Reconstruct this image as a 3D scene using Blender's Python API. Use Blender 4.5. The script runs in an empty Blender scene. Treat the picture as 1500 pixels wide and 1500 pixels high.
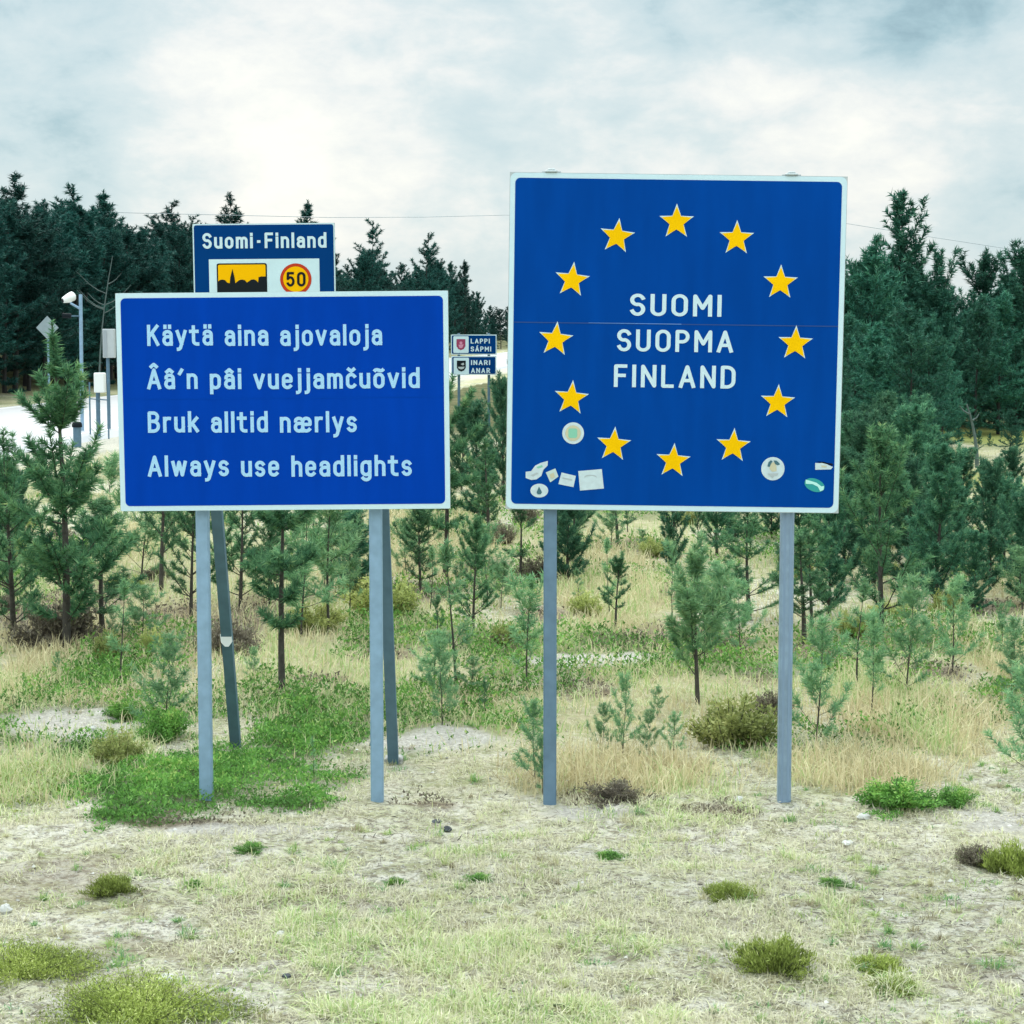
import bpy, math, random
import numpy as np
from mathutils import Vector
from mathutils.geometry import delaunay_2d_cdt

# ------------------------------------------------------------------ camera, sky, sun, exposure
SC = bpy.context.scene
COL = SC.collection
CAMH, F = 2.8, 2940.0                      # eye height, focal length in pixels of a 1500 px frame
PITCH = math.atan(260 / F)
cam = bpy.data.cameras.new('camera'); cam_o = bpy.data.objects.new('camera', cam); COL.objects.link(cam_o)
cam.sensor_width = 36; cam.lens = F / 1500 * 36
cam.clip_start = 0.1; cam.clip_end = 8000
cam_o.location = (0, 0, CAMH); cam_o.rotation_euler = (math.pi / 2 - PITCH, 0, 0)
SC.camera = cam_o
SC.render.resolution_x = SC.render.resolution_y = 1024

SUN_EL, SUN_AZ = math.radians(42), math.radians(-24)      # azimuth from +Y (view direction), negative = left
sun = bpy.data.lights.new('sun', 'SUN'); sun_o = bpy.data.objects.new('sun', sun); COL.objects.link(sun_o)
sun.energy = 1.6; sun.angle = math.radians(40); sun.color = (1, 0.975, 0.93)
sdir = Vector((math.sin(SUN_AZ) * math.cos(SUN_EL), math.cos(SUN_AZ) * math.cos(SUN_EL), math.sin(SUN_EL)))
sun_o.rotation_euler = (-sdir).to_track_quat('-Z', 'Y').to_euler()
sun_o.location = (-20, 30, 40)

SC.view_settings.view_transform = 'Standard'; SC.view_settings.look = 'None'
SC.view_settings.exposure = 0.42; SC.view_settings.gamma = 1.0

def ray(px, py):
    s, c = math.sin(PITCH), math.cos(PITCH)
    a, b = (px - 750) / F, (750 - py) / F
    return np.array([a, c + b * s, -s + b * c])

def build_world():
    w = bpy.data.worlds.new('World'); SC.world = w; w.use_nodes = True
    nt = w.node_tree; N = nt.nodes; L = nt.links
    bg = N['Background']; bg.inputs['Strength'].default_value = 0.1
    def node(t, **kw):
        n = N.new(t)
        for k, v in kw.items(): setattr(n, k, v)
        return n
    sky = node('ShaderNodeTexSky', sky_type='NISHITA', sun_disc=False)
    sky.sun_elevation = SUN_EL; sky.sun_rotation = SUN_AZ
    tc = node('ShaderNodeTexCoord')
    def math_(op, a, b=None):
        n = node('ShaderNodeMath', operation=op)
        for i, v in enumerate((a, b)):
            if v is None: continue
            if isinstance(v, (int, float)): n.inputs[i].default_value = v
            else: L.new(v, n.inputs[i])
        return n.outputs[0]
    def noise(scale3, scale, detail, rough, off=(0, 0, 0), dist=0.0):
        m = node('ShaderNodeMapping'); m.inputs['Scale'].default_value = scale3; m.inputs['Location'].default_value = off
        L.new(tc.outputs['Generated'], m.inputs['Vector'])
        n = node('ShaderNodeTexNoise'); n.inputs['Scale'].default_value = scale; n.inputs['Detail'].default_value = detail
        n.inputs['Roughness'].default_value = rough; n.inputs['Distortion'].default_value = dist
        L.new(m.outputs[0], n.inputs['Vector']); return n.outputs['Fac']
    def ramp(v, stops):
        r = node('ShaderNodeValToRGB'); e = r.color_ramp.elements
        while len(e) < len(stops): e.new(0.5)
        for i, (p, c) in enumerate(stops): e[i].position = p; e[i].color = c + (1,) if len(c) == 3 else c
        L.new(v, r.inputs[0]); return r.outputs[0]
    def lobe(px, py, lo, hi):
        d = ray(px, py); d = d / np.linalg.norm(d)
        n = node('ShaderNodeVectorMath', operation='DOT_PRODUCT'); L.new(tc.outputs['Generated'], n.inputs[0])
        n.inputs[1].default_value = tuple(d)
        r = node('ShaderNodeMapRange', interpolation_type='SMOOTHERSTEP')
        r.inputs['From Min'].default_value = math.cos(math.radians(lo)); r.inputs['From Max'].default_value = math.cos(math.radians(hi))
        L.new(n.outputs['Value'], r.inputs['Value']); return r.outputs[0]
    def mix(f, a, b, mode='MIX'):
        n = node('ShaderNodeMix', data_type='RGBA', blend_type=mode)
        for s, v in ((0, f), (6, a), (7, b)):
            if isinstance(v, (int, float)): n.inputs[s].default_value = v
            elif isinstance(v, tuple): n.inputs[s].default_value = v + (1,)
            else: L.new(v, n.inputs[s])
        return n.outputs[2]
    big = noise((1, 1, 1.7), 6.5, 5, 0.5, (0.3, 0.1, 0.55), 0.0)
    fine = noise((1, 1, 1.9), 24.0, 10, 0.60, (0.7, 0.2, 0.1), 0.15)
    # thickness of the cloud: more toward the dark bank upper right, less round the veiled sun
    t = math_('ADD', math_('MULTIPLY', big, 0.46), math_('MULTIPLY', fine, 0.56))
    t = math_('ADD', t, 0.008)
    t = math_('SUBTRACT', t, math_('MULTIPLY', lobe(1320, -150, 6.2, 0.8), 0.31))
    t = math_('SUBTRACT', t, math_('MULTIPLY', lobe(1030, -60, 3.4, 0.3), 0.10))
    t = math_('SUBTRACT', t, math_('MULTIPLY', lobe(-60, 60, 6, 0.5), 0.10))
    t = math_('ADD', t, math_('MULTIPLY', lobe(420, 190, 5.5, 0.2), 0.15))
    t = math_('ADD', t, math_('MULTIPLY', lobe(412, 215, 2.0, 0.0), 0.10))
    t = math_('SUBTRACT', t, math_('MULTIPLY', lobe(1450, 330, 3.0, 0.2), 0.06))
    t = math_('ADD', t, math_('MULTIPLY', lobe(1250, 190, 4.5, 0.3), 0.09))
    col = ramp(t, [(0.10, (0.17, 0.31, 0.39)), (0.28, (0.43, 0.63, 0.70)), (0.40, (0.64, 0.80, 0.845)),
                   (0.52, (0.77, 0.885, 0.905)), (0.63, (0.97, 1.00, 0.98)), (0.78, (1.16, 1.15, 1.06))])
    # overcast sky brightens toward the zenith
    sep = node('ShaderNodeSeparateXYZ'); L.new(tc.outputs['Generated'], sep.inputs[0])
    up = math_('ADD', 6.75, math_('MULTIPLY', math_('MAXIMUM', math_('SUBTRACT', sep.outputs[2], 0.19), 0.0), 24.0))
    sc = node('ShaderNodeVectorMath', operation='SCALE'); L.new(col, sc.inputs[0]); L.new(up, sc.inputs['Scale'])
    out = mix(0.93, sky.outputs[0], sc.outputs[0])
    L.new(out, bg.inputs['Color'])
build_world()

# ------------------------------------------------------------------ helpers
def P(px, py, Y):
    d = ray(px, py); t = Y / d[1]
    return np.array([d[0] * t, Y, CAMH + d[2] * t])
def G(px, py):
    d = ray(px, py); t = CAMH / -d[2]
    return np.array([d[0] * t, d[1] * t, 0.0])

def tag(o, label=None, cat=None, group=None, kind=None):
    for k, v in (('label', label), ('category', cat), ('group', group), ('kind', kind)):
        if v: o[k] = v
    return o
def empty(name, loc, label, cat, group=None):
    o = bpy.data.objects.new(name, None); o.empty_display_size = 0.2
    o.location = tuple(loc); COL.objects.link(o)
    return tag(o, label, cat, group)
def link(name, me, mat, parent=None):
    o = bpy.data.objects.new(name, me); COL.objects.link(o)
    if mat: me.materials.append(mat)
    if parent: o.parent = parent
    return o
class MB:
    """collects primitives into one mesh"""
    def __init__(s): s.v = []; s.f = []; s.smooth = []
    def add(s, vs, fs, smooth=False):
        b = len(s.v); s.v += [tuple(map(float, v)) for v in vs]
        s.f += [tuple(i + b for i in f) for f in fs]; s.smooth += [smooth] * len(fs); return s
    def box(s, lo, hi, bev=0.0):
        x0, y0, z0 = lo; x1, y1, z1 = hi
        if bev <= 0:
            vs = [(x, y, z) for x in (x0, x1) for y in (y0, y1) for z in (z0, z1)]
            return s.add(vs, [(0, 1, 3, 2), (4, 6, 7, 5), (0, 4, 5, 1), (2, 3, 7, 6), (0, 2, 6, 4), (1, 5, 7, 3)])
        def ring(z, ins):
            b = bev + ins
            return [(x0 + b, y0 + ins, z), (x1 - b, y0 + ins, z), (x1 - ins, y0 + b, z), (x1 - ins, y1 - b, z),
                    (x1 - b, y1 - ins, z), (x0 + b, y1 - ins, z), (x0 + ins, y1 - b, z), (x0 + ins, y0 + b, z)]
        R = [ring(z0, bev), ring(z0 + bev, 0), ring(z1 - bev, 0), ring(z1, bev)]
        vs = sum(R, []); fs = [tuple(range(7, -1, -1)), tuple(range(24, 32))]
        for k in range(3):
            for i in range(8):
                j = (i + 1) % 8; fs.append((k * 8 + i, k * 8 + j, k * 8 + 8 + j, k * 8 + 8 + i))
        return s.add(vs, fs)
    def tube(s, pts, rad, n=8, cap=True, smooth=True):
        pts = [np.array(p, float) for p in pts]
        if not hasattr(rad, '__len__'): rad = [rad] * len(pts)
        vs = []; fs = []
        for i, p in enumerate(pts):
            d = pts[min(i + 1, len(pts) - 1)] - pts[max(i - 1, 0)]; d = d / (np.linalg.norm(d) + 1e-9)
            a = np.cross(d, (0, 0, 1) if abs(d[2]) < .9 else (1, 0, 0)); a /= np.linalg.norm(a); b = np.cross(d, a)
            for k in range(n):
                q = 2 * math.pi * k / n; vs.append(p + rad[i] * (math.cos(q) * a + math.sin(q) * b))
        for i in range(len(pts) - 1):
            for k in range(n):
                j = (k + 1) % n; fs.append((i * n + k, i * n + j, (i + 1) * n + j, (i + 1) * n + k))
        s.add(vs, fs, smooth)
        if cap:
            s.add([vs[k] for k in range(n)], [tuple(range(n - 1, -1, -1))]); s.add(vs[-n:], [tuple(range(n))])
        return s
    def build(s, name, mat, parent=None):
        me = bpy.data.meshes.new(name); me.from_pydata(s.v, [], s.f); me.update()
        me.polygons.foreach_set('use_smooth', s.smooth)
        return link(name, me, mat, parent)
def tri_mesh(name, V, tone=None):
    """V: (n,3,3) triangles; tone: per-face number"""
    n = len(V); me = bpy.data.meshes.new(name)
    me.vertices.add(n * 3); me.vertices.foreach_set('co', np.ascontiguousarray(V, dtype=np.float32).ravel())
    me.loops.add(n * 3); me.loops.foreach_set('vertex_index', np.arange(n * 3, dtype=np.int32))
    me.polygons.add(n); me.polygons.foreach_set('loop_start', np.arange(0, n * 3, 3, dtype=np.int32))
    if tone is not None:
        a = me.attributes.new('tone', 'FLOAT', 'FACE'); a.data.foreach_set('value', np.asarray(tone, dtype=np.float32))
    me.update(calc_edges=True); return me

def hash2(ix, iy, seed):
    h = (ix.astype(np.int64) * 374761393 + iy.astype(np.int64) * 668265263 + seed * 1274126177) & 0xffffffff
    h = ((h ^ (h >> 13)) * 1274126177) & 0xffffffff
    return ((h ^ (h >> 16)) & 0xffff) / 65535.0
def vnoise(x, y, seed=0):
    ix = np.floor(x); iy = np.floor(y); fx = x - ix; fy = y - iy
    fx = fx * fx * (3 - 2 * fx); fy = fy * fy * (3 - 2 * fy)
    a = hash2(ix, iy, seed); b = hash2(ix + 1, iy, seed); c = hash2(ix, iy + 1, seed); d = hash2(ix + 1, iy + 1, seed)
    return (a * (1 - fx) + b * fx) * (1 - fy) + (c * (1 - fx) + d * fx) * fy
def fbm(x, y, seed=0, oct=4):
    x = np.asarray(x, float); y = np.asarray(y, float)
    v = 0; amp = 0.5; tot = 0
    for o in range(oct):
        v = v + amp * vnoise(x, y, seed + o * 7); tot += amp; x = x * 2.03 + 11.3; y = y * 2.03 + 5.7; amp *= 0.5
    return v / tot
def smooth(a, b, x):
    t = np.clip((np.asarray(x, float) - a) / (b - a), 0, 1); return t * t * (3 - 2 * t)

# road edges (the road runs away to the right, x as a function of y)
def road_left(y): return -18.9 + (np.asarray(y, float) - 73) * 0.077
def road_right(y): return -9.5 + (np.asarray(y, float) - 73) * 0.092
def gh(x, y):
    x = np.asarray(x, float); y = np.asarray(y, float)
    r = np.hypot(x, y)
    near = 1 - smooth(24, 45, r)
    z = near * (0.10 * (fbm(x * .55, y * .55, 3, 3) - .5) + 0.055 * (fbm(x * 3.1, y * 3.1, 9, 3) - .5) + 0.03 * (fbm(x * 11, y * 11, 21, 2) - .5))
    z = z + 1.5 * smooth(2.5, 14, road_left(y) - x) * smooth(10, 40, y) + 1.0 * smooth(14, 60, road_left(y) - x)
    z = z + (1 - near) * 0.18 * (fbm(x * .12, y * .12, 5, 3) - .5) * smooth(1, 6, x - road_right(y))
    return z
def on(x, y, sink=0.0): return (float(x), float(y), float(gh(x, y)) - sink)

# ------------------------------------------------------------------ materials
MATS = {}
def mat(name, col, rough=0.6, metal=0.0, spec=0.5, var=0.0, vscale=6.0, bump=0.0, bscale=40.0, tint2=None, stretch=None):
    m = bpy.data.materials.new(name); m.use_nodes = True; nt = m.node_tree; N = nt.nodes; L = nt.links
    b = N['Principled BSDF']; b.inputs['Base Color'].default_value = (*col, 1); b.inputs['Roughness'].default_value = rough
    b.inputs['Metallic'].default_value = metal; b.inputs['Specular IOR Level'].default_value = spec
    tc = N.new('ShaderNodeTexCoord')
    if var > 0 or tint2:
        n = N.new('ShaderNodeTexNoise'); n.inputs['Scale'].default_value = vscale; n.inputs['Detail'].default_value = 6
        if stretch:
            mp = N.new('ShaderNodeMapping'); mp.inputs['Scale'].default_value = stretch; L.new(tc.outputs['Object'], mp.inputs[0]); L.new(mp.outputs[0], n.inputs['Vector'])
        else: L.new(tc.outputs['Object'], n.inputs['Vector'])
        r = N.new('ShaderNodeValToRGB'); r.color_ramp.elements[0].position = .35; r.color_ramp.elements[1].position = .68
        c2 = tint2 or tuple(c * (1 - var) for c in col)
        r.color_ramp.elements[0].color = (*c2, 1); r.color_ramp.elements[1].color = (*col, 1)
        L.new(n.outputs['Fac'], r.inputs[0]); L.new(r.outputs[0], b.inputs['Base Color'])
    if bump > 0:
        n2 = N.new('ShaderNodeTexNoise'); n2.inputs['Scale'].default_value = bscale; n2.inputs['Detail'].default_value = 4
        L.new(tc.outputs['Object'], n2.inputs['Vector'])
        bp = N.new('ShaderNodeBump'); bp.inputs['Strength'].default_value = bump; bp.inputs['Distance'].default_value = 0.01
        L.new(n2.outputs['Fac'], bp.inputs['Height']); L.new(bp.outputs[0], b.inputs['Normal'])
    MATS[name] = m; return m
def leaf_mat(name, stops, trans=0.25, rough=0.7, objvar=0.25):
    """colour from the per-face 'tone' attribute, plus a little change from plant to plant"""
    m = bpy.data.materials.new(name); m.use_nodes = True; nt = m.node_tree; N = nt.nodes; L = nt.links
    for n in list(N): N.remove(n)
    out = N.new('ShaderNodeOutputMaterial')
    at = N.new('ShaderNodeAttribute'); at.attribute_name = 'tone'
    r = N.new('ShaderNodeValToRGB'); e = r.color_ramp.elements
    while len(e) < len(stops): e.new(0.5)
    for i, (p, c) in enumerate(stops): e[i].position = p; e[i].color = (*c, 1)
    L.new(at.outputs['Fac'], r.inputs[0])
    oi = N.new('ShaderNodeObjectInfo'); mr = N.new('ShaderNodeMapRange')
    mr.inputs['To Min'].default_value = 1 - objvar; mr.inputs['To Max'].default_value = 1 + objvar
    L.new(oi.outputs['Random'], mr.inputs['Value'])
    sc = N.new('ShaderNodeVectorMath'); sc.operation = 'SCALE'; L.new(r.outputs[0], sc.inputs[0]); L.new(mr.outputs[0], sc.inputs['Scale'])
    d = N.new('ShaderNodeBsdfPrincipled'); d.inputs['Roughness'].default_value = rough; d.inputs['Specular IOR Level'].default_value = 0.25
    t = N.new('ShaderNodeBsdfTranslucent'); mx = N.new('ShaderNodeMixShader'); mx.inputs[0].default_value = trans
    L.new(sc.outputs[0], d.inputs['Base Color']); L.new(sc.outputs[0], t.inputs['Color'])
    L.new(d.outputs[0], mx.inputs[1]); L.new(t.outputs[0], mx.inputs[2]); L.new(mx.outputs[0], out.inputs['Surface'])
    MATS[name] = m; return m

M_blue_eu = mat('sign_blue_deep', (0.0, 0.057, 0.325), rough=0.55, spec=0.03, var=0.14, vscale=3.0, stretch=(3, 3, .5))
M_blue = mat('sign_blue_bright', (0.0, 0.050, 0.415), rough=0.55, spec=0.03, var=0.12, vscale=3.0, stretch=(3, 3, .5))
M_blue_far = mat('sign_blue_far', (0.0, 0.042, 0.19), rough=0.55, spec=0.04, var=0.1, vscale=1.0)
M_white = mat('sign_white', (0.58, 0.76, 0.84), rough=0.45, var=0.06, vscale=3)
M_letter = mat('letter_white', (0.56, 0.72, 0.80), rough=0.5, spec=.2)
M_letter_blue = mat('letter_pale_blue', (0.36, 0.62, 0.86), rough=0.5, spec=.2)
M_yellow = mat('star_yellow', (0.95, 0.55, 0.0), rough=0.55, spec=.05, var=0.10, vscale=5)
M_amber = mat('sign_amber', (0.90, 0.47, 0.0), rough=0.55, spec=.05)
M_red = mat('sign_red', (0.50, 0.05, 0.02), rough=0.55, spec=.05)
M_black = mat('sign_black', (0.008, 0.012, 0.016), rough=0.6, spec=.1)
M_alu = mat('aluminium', (0.50, 0.56, 0.58), rough=0.45, metal=0.35, var=0.15, vscale=9)
M_steel = mat('galvanised_steel', (0.27, 0.42, 0.58), rough=0.55, metal=0.25, var=0.16, vscale=14, bump=0.05)
M_steel_dark = mat('weathered_steel', (0.11, 0.20, 0.28), rough=0.6, metal=0.25, var=0.2, vscale=12, bump=0.05)
M_steel_eu = mat('grey_blue_steel', (0.15, 0.25, 0.36), rough=0.5, metal=0.3, var=0.2, vscale=12, bump=0.05)
M_concrete = mat('concrete', (0.42, 0.42, 0.39), rough=0.9, var=0.3, vscale=18, bump=0.3)
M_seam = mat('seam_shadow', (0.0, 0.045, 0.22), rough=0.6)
M_gleam = mat('seam_gleam', (0.10, 0.25, 0.60), rough=0.3)
M_stick = mat('sticker_white', (0.58, 0.70, 0.75), rough=0.5, var=0.12, vscale=30)
M_stick_grey = mat('sticker_print_grey', (0.42, 0.48, 0.50), rough=0.55)
M_stick_green = mat('sticker_print_green', (0.22, 0.55, 0.40), rough=0.55)
M_stick_dark = mat('sticker_print_dark', (0.04, 0.13, 0.17), rough=0.55)
M_stick_beige = mat('sticker_print_beige', (0.55, 0.52, 0.36), rough=0.55)
M_stick_teal = mat('sticker_teal', (0.01, 0.30, 0.30), rough=0.5)
M_crest_red = mat('crest_red', (0.30, 0.03, 0.10), rough=0.55)
M_crest_pink = mat('crest_pink', (0.60, 0.25, 0.38), rough=0.55)
M_stone = mat('pale_stone', (0.60, 0.60, 0.56), rough=0.9, var=0.25, vscale=20, bump=0.4)
M_darkstone = mat('dark_stone', (0.06, 0.07, 0.08), rough=0.85, var=0.4, vscale=30)
M_plastic_white = mat('white_plastic', (0.78, 0.80, 0.80), rough=0.4)
M_bark = mat('pine_bark', (0.080, 0.072, 0.062), rough=0.95, var=0.5, vscale=25, bump=0.6)
M_bark_far = mat('pine_bark_far', (0.035, 0.035, 0.033), rough=0.95, var=0.4, vscale=5)
M_birch = mat('bleached_wood', (0.10, 0.14, 0.13), rough=0.9, var=0.3, vscale=8)
M_cable = mat('cable_grey', (0.30, 0.36, 0.38), rough=0.6)

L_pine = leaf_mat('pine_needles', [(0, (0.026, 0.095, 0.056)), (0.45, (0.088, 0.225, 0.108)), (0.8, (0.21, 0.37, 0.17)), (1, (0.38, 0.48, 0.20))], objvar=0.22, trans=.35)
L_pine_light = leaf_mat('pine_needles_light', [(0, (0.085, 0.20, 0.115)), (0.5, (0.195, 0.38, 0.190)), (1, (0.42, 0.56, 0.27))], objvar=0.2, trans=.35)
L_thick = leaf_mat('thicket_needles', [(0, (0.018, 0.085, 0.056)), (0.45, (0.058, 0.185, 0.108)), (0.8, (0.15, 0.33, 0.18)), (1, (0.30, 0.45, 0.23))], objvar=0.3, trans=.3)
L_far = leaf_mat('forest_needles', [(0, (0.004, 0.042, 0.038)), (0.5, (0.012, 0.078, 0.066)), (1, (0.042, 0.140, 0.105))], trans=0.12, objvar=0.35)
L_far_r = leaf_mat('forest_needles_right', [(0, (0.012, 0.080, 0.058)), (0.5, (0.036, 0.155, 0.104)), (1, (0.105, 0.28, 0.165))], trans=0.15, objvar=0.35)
L_straw = leaf_mat('straw_blades', [(0, (0.38, 0.32, 0.19)), (0.4, (0.62, 0.54, 0.33)), (0.75, (0.74, 0.68, 0.43)), (1, (0.36, 0.50, 0.19))], trans=0.3, objvar=0.0)
L_short = leaf_mat('short_dry_blades', [(0, (0.38, 0.35, 0.26)), (0.45, (0.74, 0.70, 0.53)), (0.8, (0.62, 0.66, 0.34)), (1, (0.33, 0.48, 0.17))], trans=0.25, objvar=0.0)
L_green = leaf_mat('green_cover', [(0, (0.060, 0.110, 0.032)), (0.4, (0.110, 0.265, 0.058)), (0.8, (0.22, 0.45, 0.09)), (1, (0.44, 0.55, 0.17))], trans=0.25, objvar=0.15)
L_olive = leaf_mat('olive_moss', [(0, (0.09, 0.115, 0.028)), (0.4, (0.22, 0.28, 0.058)), (0.8, (0.40, 0.48, 0.12)), (1, (0.62, 0.64, 0.28))], trans=0.2, objvar=0.15)
L_brown = leaf_mat('brown_heath', [(0, (0.075, 0.068, 0.052)), (0.4, (0.17, 0.145, 0.11)), (0.75, (0.28, 0.25, 0.18)), (1, (0.22, 0.30, 0.12))], trans=0.2, objvar=0.2)

def ground_material():
    m = bpy.data.materials.new('ground_soil'); m.use_nodes = True; nt = m.node_tree; N = nt.nodes; L = nt.links
    b = N['Principled BSDF']; b.inputs['Roughness'].default_value = 0.95; b.inputs['Specular IOR Level'].default_value = 0.1
    tc = N.new('ShaderNodeTexCoord')
    def noise(s, d=6, r=0.6, sc=(1, 1, 1)):
        mp = N.new('ShaderNodeMapping'); mp.inputs['Scale'].default_value = sc; L.new(tc.outputs['Object'], mp.inputs[0])
        n = N.new('ShaderNodeTexNoise'); n.inputs['Scale'].default_value = s; n.inputs['Detail'].default_value = d; n.inputs['Roughness'].default_value = r
        L.new(mp.outputs[0], n.inputs['Vector']); return n.outputs['Fac']
    def ramp(v, a, b_):
        r = N.new('ShaderNodeMapRange'); r.interpolation_type = 'SMOOTHSTEP'
        r.inputs['From Min'].default_value = a; r.inputs['From Max'].default_value = b_; L.new(v, r.inputs['Value']); return r.outputs[0]
    def mix(f, a, c):
        n = N.new('ShaderNodeMix'); n.data_type = 'RGBA'
        for s, v in ((0, f), (6, a), (7, c)):
            if isinstance(v, (int, float)): n.inputs[s].default_value = v
            elif isinstance(v, tuple): n.inputs[s].default_value = v + (1,)
            else: L.new(v, n.inputs[s])
        return n.outputs[2]
    def attr(nm):
        a = N.new('ShaderNodeAttribute'); a.attribute_name = nm; return a.outputs['Fac']
    def mul(a, c):
        n = N.new('ShaderNodeMath'); n.operation = 'MULTIPLY'
        for i, v in enumerate((a, c)):
            if isinstance(v, float): n.inputs[i].default_value = v
            else: L.new(v, n.inputs[i])
        return n.outputs[0]
    c = mix(ramp(noise(2.3), .38, .62), (0.75, 0.71, 0.60), (0.64, 0.62, 0.42))
    c = mix(mul(ramp(noise(5, 8, .7), .46, .62), 0.75), c, (0.34, 0.34, 0.17))
    c = mix(mul(ramp(noise(14, 8, .7), .48, .62), 0.8), c, (0.27, 0.23, 0.16))
    c = mix(mul(ramp(noise(30, 6, .75), .50, .62), 0.8), c, (0.17, 0.155, 0.125))
    c = mix(mul(ramp(noise(45, 5, .7), .55, .66), 0.8), c, (0.76, 0.75, 0.69))
    c = mix(attr('straw'), c, mix(ramp(noise(5, 8, .7), .4, .62), (0.48, 0.42, 0.25), (0.38, 0.39, 0.18)))
    c = mix(mul(attr('brown'), 0.85), c, mix(ramp(noise(22, 8, .7), .4, .62), (0.15, 0.11, 0.075), (0.30, 0.24, 0.16)))
    c = mix(attr('green'), c, mix(ramp(noise(16, 8, .7), .4, .62), (0.05, 0.085, 0.022), (0.10, 0.17, 0.04)))
    c = mix(attr('sand'), c, mix(ramp(noise(30, 8, .75), .38, .66), (0.42, 0.39, 0.34), (0.70, 0.67, 0.60)))
    c = mix(attr('forest'), c, mix(ramp(noise(.6, 8, .7), .4, .6), (0.075, 0.085, 0.035), (0.16, 0.15, 0.07)))
    c = mix(attr('meadow'), c, (0.27, 0.29, 0.09))
    L.new(c, b.inputs['Base Color'])
    bp = N.new('ShaderNodeBump'); bp.inputs['Strength'].default_value = 1.0; bp.inputs['Distance'].default_value = 0.05
    L.new(noise(26, 8, .7), bp.inputs['Height']); L.new(bp.outputs[0], b.inputs['Normal'])
    return m

# ------------------------------------------------------------------ ground
# ground patches given as (pixel centre, pixel half-axes) and turned into ellipses on the ground
def patch(px, py, rx, ry):
    c = G(px, py); a = G(px + rx, py); u = G(px, py - ry); d = G(px, py + ry)
    return (c[0], (u[1] + d[1]) / 2, abs(a[0] - c[0]), abs(u[1] - d[1]) / 2)
GREEN = [patch(*q) for q in ((150, 1150, 70, 36), (200, 1192, 80, 18), (420, 1180, 90, 18), (130, 1095, 60, 22), (330, 1135, 195, 48), (440, 1085, 110, 42), (235, 1165, 120, 42), (420, 1030, 70, 20), (150, 985, 90, 26), (240, 1055, 45, 18))]
OLIVE = [patch(*q) for q in ((60, 1412, 110, 32), (205, 1492, 160, 42), (40, 1150, 110, 45))]
SAND = [patch(*q) for q in ((640, 1085, 130, 24), (110, 1062, 120, 26), (330, 1215, 150, 12), (860, 965, 110, 14), (1460, 1200, 90, 22), (860, 1190, 80, 12))]
PALE = [patch(*q) for q in ((70, 1140, 170, 60), (170, 1100, 70, 60), (1290, 1010, 60, 40), (900, 890, 60, 30), (1360, 1080, 60, 40))]
STRAW = [patch(*q) for q in ((40, 1000, 75, 60), (1330, 1055, 140, 70), (880, 860, 110, 80), (1460, 960, 60, 60), (600, 800, 160, 70), (900, 1140, 200, 40), (230, 780, 90, 60), (1250, 1130, 150, 40))]
BROWN = [patch(*q) for q in ((610, 870, 80, 20), (800, 900, 50, 16), (900, 940, 70, 14), (1200, 960, 60, 16), (250, 900, 60, 20), (1020, 870, 70, 16), (700, 830, 60, 18), (860, 1010, 70, 16), (940, 800, 60, 14), (560, 960, 50, 14), (740, 940, 60, 14), (1120, 1000, 60, 14), (1440, 890, 70, 14), (470, 1000, 60, 10), (620, 1180, 60, 8), (90, 890, 100, 45), (330, 930, 70, 60), (1020, 945, 110, 40), (1360, 985, 70, 20), (880, 1172, 70, 14), (1060, 1190, 70, 10), (260, 1205, 120, 8))]
BARE = [patch(*q) for q in ((420, 1330, 170, 40), (110, 1285, 130, 45), (300, 1390, 200, 30), (1080, 1350, 100, 20), (1400, 1440, 120, 25))]
MEADOW = [patch(*q) for q in ((1470, 640, 200, 16), (1400, 700, 80, 20))]
def patch_val(L, x, y, seed, ragged=0.9, lo=0.55, hi=1.05):
    v = np.zeros_like(np.asarray(x, float))
    nz = .65 * fbm(np.asarray(x) * 2.6, np.asarray(y) * 2.0, seed, 4) + .35 * fbm(np.asarray(x) * 8.0, np.asarray(y) * 6.0, seed + 5, 3)
    for cx, cy, a, b in L:
        d = np.hypot((x - cx) / a, (y - cy) / b)
        v = np.maximum(v, 1 - smooth(lo, hi, d + (nz - .5) * ragged))
    return v
def axis(a, b, step, far0, far1, growth):
    pts = list(np.arange(a, b, step)); s = step; p = a
    while p > far0: s = min(s * growth, 60); p -= s; pts.insert(0, p)
    s = step; p = pts[-1]
    while p < far1: s = min(s * growth, 60); p += s; pts.append(p)
    return np.array(pts)
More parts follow.
